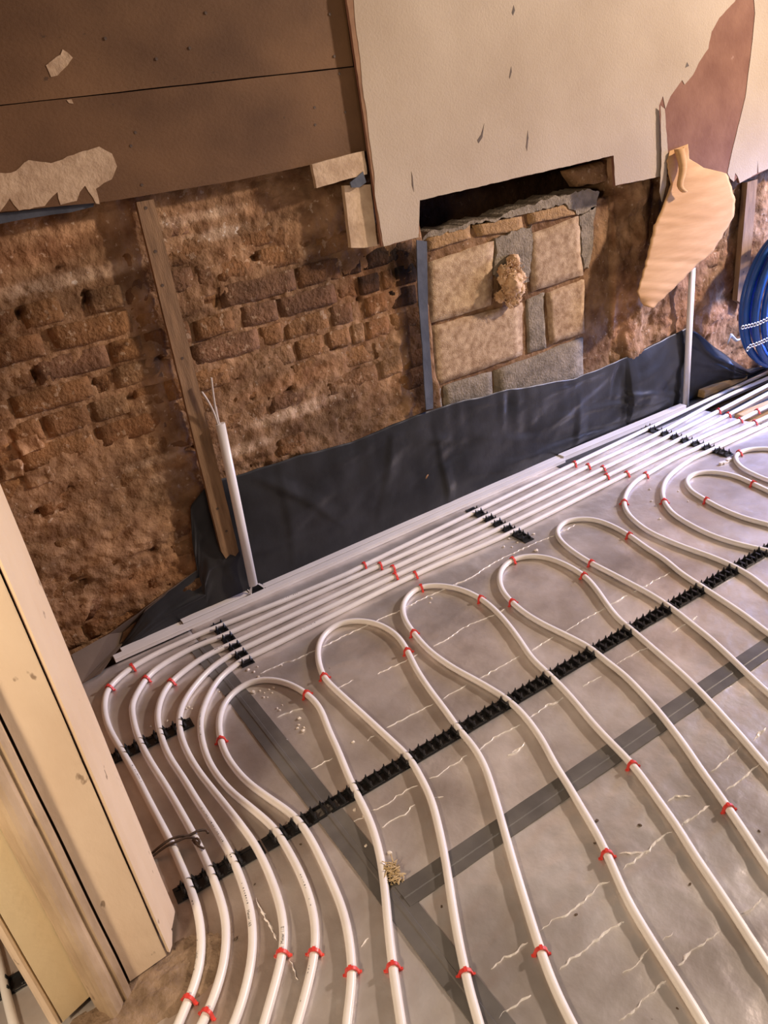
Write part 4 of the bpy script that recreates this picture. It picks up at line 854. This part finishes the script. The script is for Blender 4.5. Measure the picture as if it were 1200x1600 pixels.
# torn strip hanging from the lower edge and the big hanging flap
obj('torn_strip', prism_xz([(2.5899,1.2658),(2.6114,1.2528),(2.6362,1.0972),(2.6305,0.9845),(2.611,0.9272),(2.5947,0.9672),(2.6015,1.0687)], GY - .012, GY - .0105, .003, 15, .01), 'paper', gyp)
FR = [((1046,236),(1075,225)),]
ROWS = [[(2.6418,2.146,1.1052),(2.7474,2.146,1.1151)],[(2.6252,2.143,1.0717),(2.7546,2.143,1.0619)],[(2.6308,2.14,1.0302),(2.8417,2.14,1.0164)],[(2.6451,2.138,0.9867),(2.9855,2.138,0.9731)],[(2.6063,2.134,0.9282),(3.0145,2.134,0.9173)],[(2.5716,2.131,0.8827),(3.0411,2.131,0.8634)],[(2.5435,2.128,0.8549),(3.0359,2.128,0.7988)],[(2.5246,2.126,0.8061),(2.9573,2.126,0.7267)],[(2.5021,2.124,0.748),(2.8974,2.124,0.6768)],[(2.4862,2.122,0.7124),(2.8035,2.122,0.6499)],[(2.4631,2.12,0.6632),(2.6969,2.12,0.6009)],[(2.4445,2.119,0.6251),(2.6307,2.119,0.5745)],[(2.4551,2.118,0.5925),(2.5727,2.118,0.5519)],[(2.4818,2.118,0.5581),(2.5352,2.118,0.5349)]]
V = []; Fc = []; NC = 22
RR = []
for a, b in zip(ROWS, ROWS[1:]):
    for k in range(4):
        t = k / 4; RR.append((Vector(a[0]).lerp(Vector(b[0]), t), Vector(a[1]).lerp(Vector(b[1]), t)))
RR.append((Vector(ROWS[-1][0]), Vector(ROWS[-1][1])))
for ri, (l_, r_) in enumerate(RR):
    l_ = l_ + Vector((.004 * noise.noise(Vector((ri * .9, 1, 2))), 0, 0)); r_ = r_ + Vector((.005 * noise.noise(Vector((ri * .8, 5, 2))), 0, 0))
    for c in range(NC + 1):
        u = c / NC; p = l_.lerp(r_, u)
        p.y -= .010 * math.sin(math.pi * u) * min(1, ri / 12) + .0022 * math.sin((p.z + .24 * p.x) * 150 + 1.5 * noise.noise(p * 6)) * min(1, max(0, ri - 14) / 10)
        V.append(p)
for r in range(len(RR) - 1):
    for c in range(NC):
        a = r * (NC + 1) + c; Fc.append((a, a + NC + 1, a + NC + 2, a + 1))
fl = obj('hanging_flap', meshof('hanging_flap', V, Fc), 'flap', gyp, smooth=True); fl['label'] = 'peeled tan wallpaper flap hanging face in'
md = fl.modifiers.new('thickness', 'SOLIDIFY'); md.thickness = .0008
cp = [(2.6788,2.135,1.1085),(2.6835,2.118,1.0399),(2.6649,2.112,0.9787),(2.6874,2.105,0.9519)]
V = []; Fc = []
cpp = catmull(cp, .01)
for i, p in enumerate(cpp):
    u = i / (len(cpp) - 1)
    for k in range(7):
        a = math.pi * (k / 6); rr_ = .022 * (1 - .55 * u) + .004
        V.append(p + Vector((math.cos(a) * rr_, -math.sin(a) * rr_ * .7, .006 * noise.noise(Vector((u * 9, k, 1))))))
for i in range(len(cpp) - 1):
    for k in range(6): a = i * 7 + k; Fc.append((a, a + 1, a + 8, a + 7))
fo = obj('paper_curl', meshof('paper_curl', V, Fc), 'flap', fl, smooth=True); fo.modifiers.new('thickness', 'SOLIDIFY').thickness = .0008

# plastic strip beside the blocks
SP = [(1.4885,1.0027),(1.5285,0.9908),(1.5133,0.8622),(1.4985,0.7348),(1.4911,0.6),(1.4869,0.5064),(1.4776,0.4165),(1.4467,0.4214),(1.4515,0.5169),(1.4625,0.6539),(1.4682,0.8081),(1.478,0.9123)]
bm = prism_xz(SP, 2.206, 2.210, .0015, 21, .03)
tag(obj('damp_course_strip', bm, 'dpc'), 'narrow blue black plastic strip hanging down the left edge of blocks', 'strip')

# ---------------------------------------------------------------- lump of foam
fc = [(1.8808,2.205,0.7761)][0]
root = empty('foam_lump', (fc[0], WY, fc[2]))
for k in range(17):
    a = rnd.uniform(0, 6.28); rr_ = rnd.uniform(0, 1) ** .6
    cx = math.cos(a) * rr_ * .052; cz = math.sin(a) * rr_ * .085
    bm = bmesh.new(); bmesh.ops.create_icosphere(bm, subdivisions=3, radius=rnd.uniform(.018, .034)); s_ = rnd.uniform(0, 99)
    for v in bm.verts:
        n_ = v.co.normalized(); rg_ = 1 - 2 * abs(noise.noise(n_ * 2.3 + Vector((s_, 0, 0))))
        v.co *= .75 + .45 * max(0, rg_) + .22 * noise.noise(n_ * 6 + Vector((s_, 3, 1)))
    o = obj('foam_clump', bm, 'foam', root, smooth=True); o.location = (cx + .12 * cz, -.014 - .026 * (1 - rr_), cz)
bm = bmesh.new()
for k in range(150):
    a = rnd.uniform(0, 6.28); rr_ = rnd.uniform(.1, 1) ** .5
    p = Vector((math.cos(a) * rr_ * .052 + .12 * math.sin(a) * rr_ * .08, -.030 - .024 * (1 - rr_), math.sin(a) * rr_ * .08)); d = Vector((rnd.uniform(-1, 1), rnd.uniform(-1.2, .2), rnd.uniform(-1, 1))).normalized(); e = Vector((rnd.uniform(-1, 1), rnd.uniform(-1, .4), rnd.uniform(-1, 1))).normalized()
    tube_bm([p, p + d * .009, p + d * .013 + e * .007, p + d * .012 + e * .015], .0013, 4, bm=bm)
o = obj('loose_fibres', bm, 'foam', root); o['kind'] = 'stuff'
tag(root, 'ragged brown lump of old foam stuck on the concrete blocks', 'foam')

# ---------------------------------------------------------------- door jamb on the left
door = structure(empty('door_1', (0, 1.15, 0)))
def jamb(name, poly, z0, z1, m, label=None, cut=None):
    P_ = [(x, y - 1.15) for x, y in poly]
    # subdivide vertically with slight waviness for old paint
    n = 40; V = []; Fc = []
    for j in range(n + 1):
        z = z0 + (z1 - z0) * j / n
        for (x, y) in P_:
            zz = z
            if j == 0 and cut: zz = z0 + cut * (noise.noise(Vector((x * 60, y * 40, 3))) + .5)
            V.append((x + .0012 * noise.noise(Vector((x * 30, z * 6, 1))), y + .0012 * noise.noise(Vector((y * 30, z * 6, 2))), zz))
    q = len(P_)
    for j in range(n):
        for k in range(q):
            a = j * q + k; b = j * q + (k + 1) % q; Fc.append((a, b, b + q, a + q))
    Fc.append(tuple(range(q))[::-1]); Fc.append(tuple(range(n * q, n * q + q)))
    o = obj(name, meshof(name, V, Fc), m, door)
    bm = bmesh.new(); bm.from_mesh(o.data); bmesh.ops.recalc_face_normals(bm, faces=bm.faces[:]); bm.to_mesh(o.data); bm.free()
    if label: o['label'] = label
    return o
ZT = 2.1
jamb('architrave', [(-.013, 1.117), (-.009, 1.112), (.000, 1.126), (.006, 1.141), (.010, 1.150), (.008, 1.156), (.012, 1.162), (.022, 1.178), (.029, 1.196), (.030, 1.206), (.026, 1.225), (-.013, 1.225)], .010, ZT, 'paint', 'moulded cream architrave', cut=.012)
jamb('jamb_lining', [(-.091, 1.110), (-.0165, 1.1135), (-.0165, 1.225), (-.091, 1.225)], .004, ZT, 'paint', 'flat cream jamb lining', cut=.012)
jamb('jamb_core', [(-.097, 1.128), (-.088, 1.128), (-.088, 1.225), (-.21, 1.225), (-.21, 1.135), (-.097, 1.135)], 0, ZT, 'gap')
jamb('door_stop', [(-.0955, 1.118), (-.0955, 1.092), (-.105, 1.083), (-.112, 1.086), (-.118, 1.075), (-.128, 1.068), (-.136, 1.066), (-.142, 1.070), (-.146, 1.084), (-.155, 1.096), (-.161, 1.118)], -.02, ZT, 'paint_worn', 'worn moulded door stop')
jamb('rebate_lining', [(-.161, 1.121), (-.2155, 1.107), (-.2155, 1.225), (-.161, 1.225)], .012, ZT, 'paint_hall_lit', 'smooth inner lining, hall light in its colour', cut=.03)
jamb('hall_architrave', [(-.2215, 1.121), (-.226, 1.119), (-.234, 1.128), (-.240, 1.140), (-.240, 1.225), (-.2215, 1.225)], -.02, ZT, 'paint', 'thin cream edge on the far side')
# partition stub the frame is fixed to
structure(obj('wall_left', box_bm(-.205, -.015, 1.227, 2.205, .003, 2.1), 'mortar'))
me_ = bpy.data.objects['wall_left'].data; set_tint(me_, [(1, 1, 1)] * len(me_.vertices))

# rubble dust at the foot of the post
def dust(name, c, rx, ry, h_, label, seed):
    V = []; Fc = []; n = 26
    for j in range(n + 1):
        for i in range(n + 1):
            u, v = i / n * 2 - 1, j / n * 2 - 1
            d = math.hypot(u, v); z = h_ * max(0, 1 - d ** 1.5) * (.7 + .8 * fbm(u * 3 + seed, v * 3, seed, 4)) - .003 * (d > .95)
            V.append((c[0] + u * rx, c[1] + v * ry, z + .0005))
    for j in range(n):
        for i in range(n): a = j * (n + 1) + i; Fc.append((a, a + 1, a + n + 2, a + n + 1))
    o = obj(name, meshof(name, V, Fc), 'dirt', smooth=True); o['kind'] = 'stuff'
    return tag(o, label, 'dust')
dust('rubble_dust', (-.03, 1.075), .13, .075, .014, 'brown rubble dust heaped at the foot of the door post', 3)
dust('rubble_dust', (-.19, 1.05), .075, .07, .010, 'dark rubble dust under the inner door lining', 8)

# ---------------------------------------------------------------- rusty wire twist
wr = empty('tie_wire', (.1, 1.32, .02))
def wpath(Lp): return catmull([Vector(p) - Vector((.1, 1.32, .02)) for p in Lp], .006)
for nm, Lp, rr_ in (('wire_strand', [(0.0193,1.3733,0.004),(0.0392,1.3725,0.012),(0.0585,1.3681,0.022),(0.0788,1.367,0.026),(0.0995,1.3611,0.026),(0.12,1.3529,0.022),(0.1367,1.3525,0.022),(0.1553,1.3482,0.016),(0.1569,1.3377,0.014)], .0030),
                    ('wire_strand', [(0.0196,1.3646,0.004),(0.0457,1.3631,0.014),(0.0703,1.3585,0.022),(0.0902,1.3533,0.024),(0.1102,1.35,0.024),(0.127,1.3394,0.021)], .0028),
                    ('wire_twist', [(0.1216,1.3372,0.021),(0.1231,1.3208,0.021),(0.1258,1.3319,0.027),(0.1328,1.3228,0.026),(0.1298,1.3122,0.024),(0.1258,1.3243,0.026),(0.1258,1.3101,0.023),(0.1338,1.2961,0.022)], .0030)):
    obj(nm, tube_bm(wpath(Lp), rr_, 7), 'wire', wr)
tag(wr, 'rusty twisted wire bent over two pipes beside the door post', 'wire')

# ---------------------------------------------------------------- blue pipe coil, straps
root = empty('blue_pipe_coil', (3.62, 2.06, .45))
cc = [(3.0988,2.08,0.389)][0]; RC = .30
ccx, ccz = cc[0] + RC, cc[2] - .005
for t, (dr, dy) in enumerate(((0, 0), (-.028, -.022), (-.004, -.045), (-.055, .01), (-.035, -.065), (-.012, .028))):
    path = [Vector((ccx + math.cos(a) * (RC + dr), 2.08 + dy, ccz + math.sin(a) * (RC + dr) * 1.04)) - Vector((3.62, 2.06, .45)) for a in [2 * math.pi * k / 72 for k in range(73)]]
    obj('coil_turn', tube_bm(path, .0145, 12, cap=False, up=Vector((0, 1, 0))), 'blue', root)
tag(root, 'coil of blue plastic water pipe leaning at the right edge', 'pipe coil')
def strap(Lp, label):
    P_ = catmull(Lp, .009); bm = bmesh.new()
    # row of oval links: perforated band
    root = empty('metal_strap', P_[0])
    for i in range(0, len(P_) - 2, 2):
        p, q = P_[i] - P_[0], P_[i + 2] - P_[0]; t = (q - p).normalized(); s = t.cross(Vector((0, 1, 0))).normalized()
        loop = []
        for k in range(9):
            a = 2 * math.pi * k / 8; loop.append((p + q) / 2 + t * math.cos(a) * .0095 + s * math.sin(a) * .0075)
        bm2 = tube_bm(loop, .0024, 6, cap=False, up=Vector((0, 1, 0)))
        tmp = bpy.data.meshes.new('t'); bm2.to_mesh(tmp); bm2.free(); bm.from_mesh(tmp)
    obj('strap_links', bm, 'zinc', root)
    return tag(root, label, 'strap')
strap([(2.9527,2,0.3659),(3.0069,1.995,0.3612),(3.0614,1.99,0.3592),(3.1233,1.99,0.3633),(3.1913,1.99,0.3633),(3.3073,1.99,0.3634)], 'perforated metal strap around the blue coil, the upper one')
strap([(2.9944,1.995,0.2516),(3.0101,1.995,0.2673),(3.0651,1.99,0.2677),(3.1373,1.99,0.2687),(3.2308,1.99,0.2615),(3.3266,1.99,0.2542)], 'perforated metal strap around the blue coil, the lower one')
# scrap of clear film on the wall
Lp = [(3.1364,2.19,0.214),(3.1498,2.185,0.2416),(3.1732,2.17,0.2196),(3.2019,2.165,0.234),(3.2179,2.165,0.2571)]
P_ = catmull(Lp, .008); V = []; Fc = []
for i, p in enumerate(P_):
    for k in range(4): V.append(p + Vector((0, -.006 * math.sin(k), .006 * k * (.6 + .6 * math.sin(i * .4)))))
for i in range(len(P_) - 1):
    for k in range(3): a = i * 4 + k; Fc.append((a, a + 1, a + 5, a + 4))
o = obj('plastic_scrap', meshof('plastic_scrap', V, Fc), 'clear', smooth=True); o.modifiers.new('thickness', 'SOLIDIFY').thickness = .0008
tag(o, 'curled scrap of pale clear plastic left of the blue coil', 'plastic scrap')

# ---------------------------------------------------------------- timbers in the floor gap on the right
def timber(p0, p1, w_, h_, z, label, bev=.006, m='timber'):
    p0, p1 = Vector(p0), Vector(p1); d = p1 - p0
    bm = box_bm(0, d.length, -w_ / 2, w_ / 2, 0, h_, bev)
    for v in bm.verts: v.co += Vector((0, .004 * noise.noise(v.co * 15), .003 * noise.noise(v.co * 17)))
    o = obj('timber_offcut', bm, m); o.location = (p0.x, p0.y, z); o.rotation_euler = (0, 0, math.atan2(d.y, d.x))
    return tag(o, label, 'timber')
timber((2.9658,2.1992), (3.2874,2.1988), .055, .04, .003, 'timber offcut behind the pipes under the black membrane')
timber((2.9296,1.9503), (3.3659,1.9204), .075, .045, -.06, 'orange brown timber under the pipes at the right edge')
timber((2.8912,1.8798), (2.9517,1.8847), .05, .04, -.06, 'stubby timber block end beside the lower pipes on the right', .012)
timber((2.8487,1.8082), (3.0428,1.7773), .04, .03, -.06, 'pale timber sliver nearest the foil edge at the right')

# ---------------------------------------------------------------- crumbs of plaster on the foil
def crumb_mesh(seed):
    bm = bmesh.new(); bmesh.ops.create_icosphere(bm, subdivisions=1, radius=1.0)
    for v in bm.verts: v.co *= 1 + .45 * noise.noise(v.co * 1.3 + Vector((seed, 0, 0))); v.co.z *= .65
    me = bpy.data.meshes.new('plaster_crumb'); bm.to_mesh(me); bm.free(); me.materials.append(M['crumb']); return me
CM = [crumb_mesh(k * 3.7) for k in range(5)]
def crumbs(pts, sizes, label, group):
    for i, p in enumerate(pts):
        o = obj('plaster_crumb', CM[i % 5]); s = sizes[i % len(sizes)]; o.scale = (s, s * .8, s * .7); o.location = (p[0], p[1], s * .38); o.rotation_euler = (0, 0, rnd.uniform(0, 6))
        tag(o, label, 'crumb', group)
crumbs([(0.4736,1.8347),(0.4832,1.8143),(0.5006,1.8297),(0.4668,1.7069),(0.4826,1.7106),(0.4975,1.7079),(0.4573,1.6907),(0.4672,1.6238),(0.4839,1.6258),(0.4692,1.6119),(0.4965,1.5455),(0.4757,1.5164),(0.49,1.507),(0.4217,1.5026),(0.4332,1.4956),(0.4837,1.7833),(0.4603,1.7234),(0.4837,1.6917),(0.4657,1.6832),(0.4839,1.5248),(0.4832,1.4975)], (.006, .0045, .0035, .003, .004), 'small white plaster crumb scattered by the leftmost hairpin top', 'plaster crumbs at the leftmost hairpin')
crumbs([(0.4424,1.7323)], (.0085,), 'largest white plaster crumb, under the leftmost hairpin bend', None)
crumbs([(0.2748,1.8011),(0.2792,1.7869),(0.1639,1.7985),(0.2077,1.7863),(0.2672,1.801),(0.3685,1.8021)], (.005, .004, .0035), 'white plaster crumb between the left pipe bends', 'plaster crumbs at the left bends')
crumbs([(1.45,1.8275),(1.4699,1.8068),(1.5565,1.8109),(1.5103,1.7284),(1.5808,1.8178),(1.5022,1.8168),(1.4997,1.8578)], (.006, .004, .005, .009), 'white plaster crumb beside the middle clip rail end', 'plaster crumbs at the middle rail')
crumbs([(1.0833,1.7526),(1.0657,1.7352),(0.5632,1.3742),(0.4559,1.1885),(0.4626,1.1598),(0.4239,1.0886),(0.4565,1.0414),(0.5591,1.7839),(0.9191,1.5713)], (.0055, .004, .005), 'lone white crumb on the foil among the hairpins', 'crumbs among the hairpins')
crumbs([(2.0368,1.6874),(2.0325,1.655),(2.1029,1.7524),(1.8697,1.6698),(2.1579,1.6665),(2.1163,1.5916),(1.9527,1.58)], (.005, .004), 'white crumb on the foil near the right bends', 'crumbs near the right bends')
DM = [m_.copy() for m_ in CM[:3]]
for m_ in DM: m_.materials.clear(); m_.materials.append(M['dirt'])
for i, p in enumerate([(0.8489,0.8248),(1.0777,0.6032),(0.8038,0.789),(0.4683,0.8712),(0.9082,0.7611),(0.8748,0.6108),(0.6699,0.4758),(0.6601,0.699),(0.9972,0.8205),(0.3139,1.1846),(0.19,1.1589),(0.0668,1.0932),(0.1078,1.0695)]):
    o = obj('dirt_speck', DM[i % 3]); q = (.005, .0035, .003, .004)[i % 4]; o.scale = (q, q * .7, q * .7); o.location = (p[0], p[1], q * .4); o.rotation_euler = (0, 0, i * 1.3)
    tag(o, 'small dark speck of dirt lying on the foil', 'dirt', 'dark dirt specks on the foil')
bm = bmesh.new()
for i in range(5):
    box_bm(-.03 + i * .013, -.02 + i * .013 + .006, -.008 + .006 * rnd.random(), .006 + .006 * rnd.random(), .0005, .004 + .006 * rnd.random(), bm=bm)
o = obj('paper_shred', bm, 'crumb'); pp = (2.4643,1.6908); o.location = (pp[0], pp[1], 0); tag(o, 'white shredded scrap in front of the right clip rail', 'paper scrap')
# straw coloured fibre tuft
pp = (0.432,0.9917)
root = empty('fibre_tuft', (pp[0], pp[1], 0)); bm = bmesh.new()
for k in range(90):
    a = rnd.uniform(0, 6.28); r0 = rnd.uniform(0, .018)
    q = Vector((math.cos(a) * r0 * .8, math.sin(a) * r0 * 1.5, rnd.uniform(.002, .012)))
    pth = [q, q + Vector((rnd.uniform(-.01, .01), rnd.uniform(-.01, .01), rnd.uniform(0, .01))), q + Vector((rnd.uniform(-.014, .014), rnd.uniform(-.014, .014), rnd.uniform(-.002, .012)))]
    for p in pth: p.z = max(p.z, .002)
    tube_bm(pth, .0013, 4, bm=bm)
obj('fibres', bm, 'straw', root); tag(root, 'tuft of straw coloured fibre between the two leftmost hairpins', 'fibre tuft')
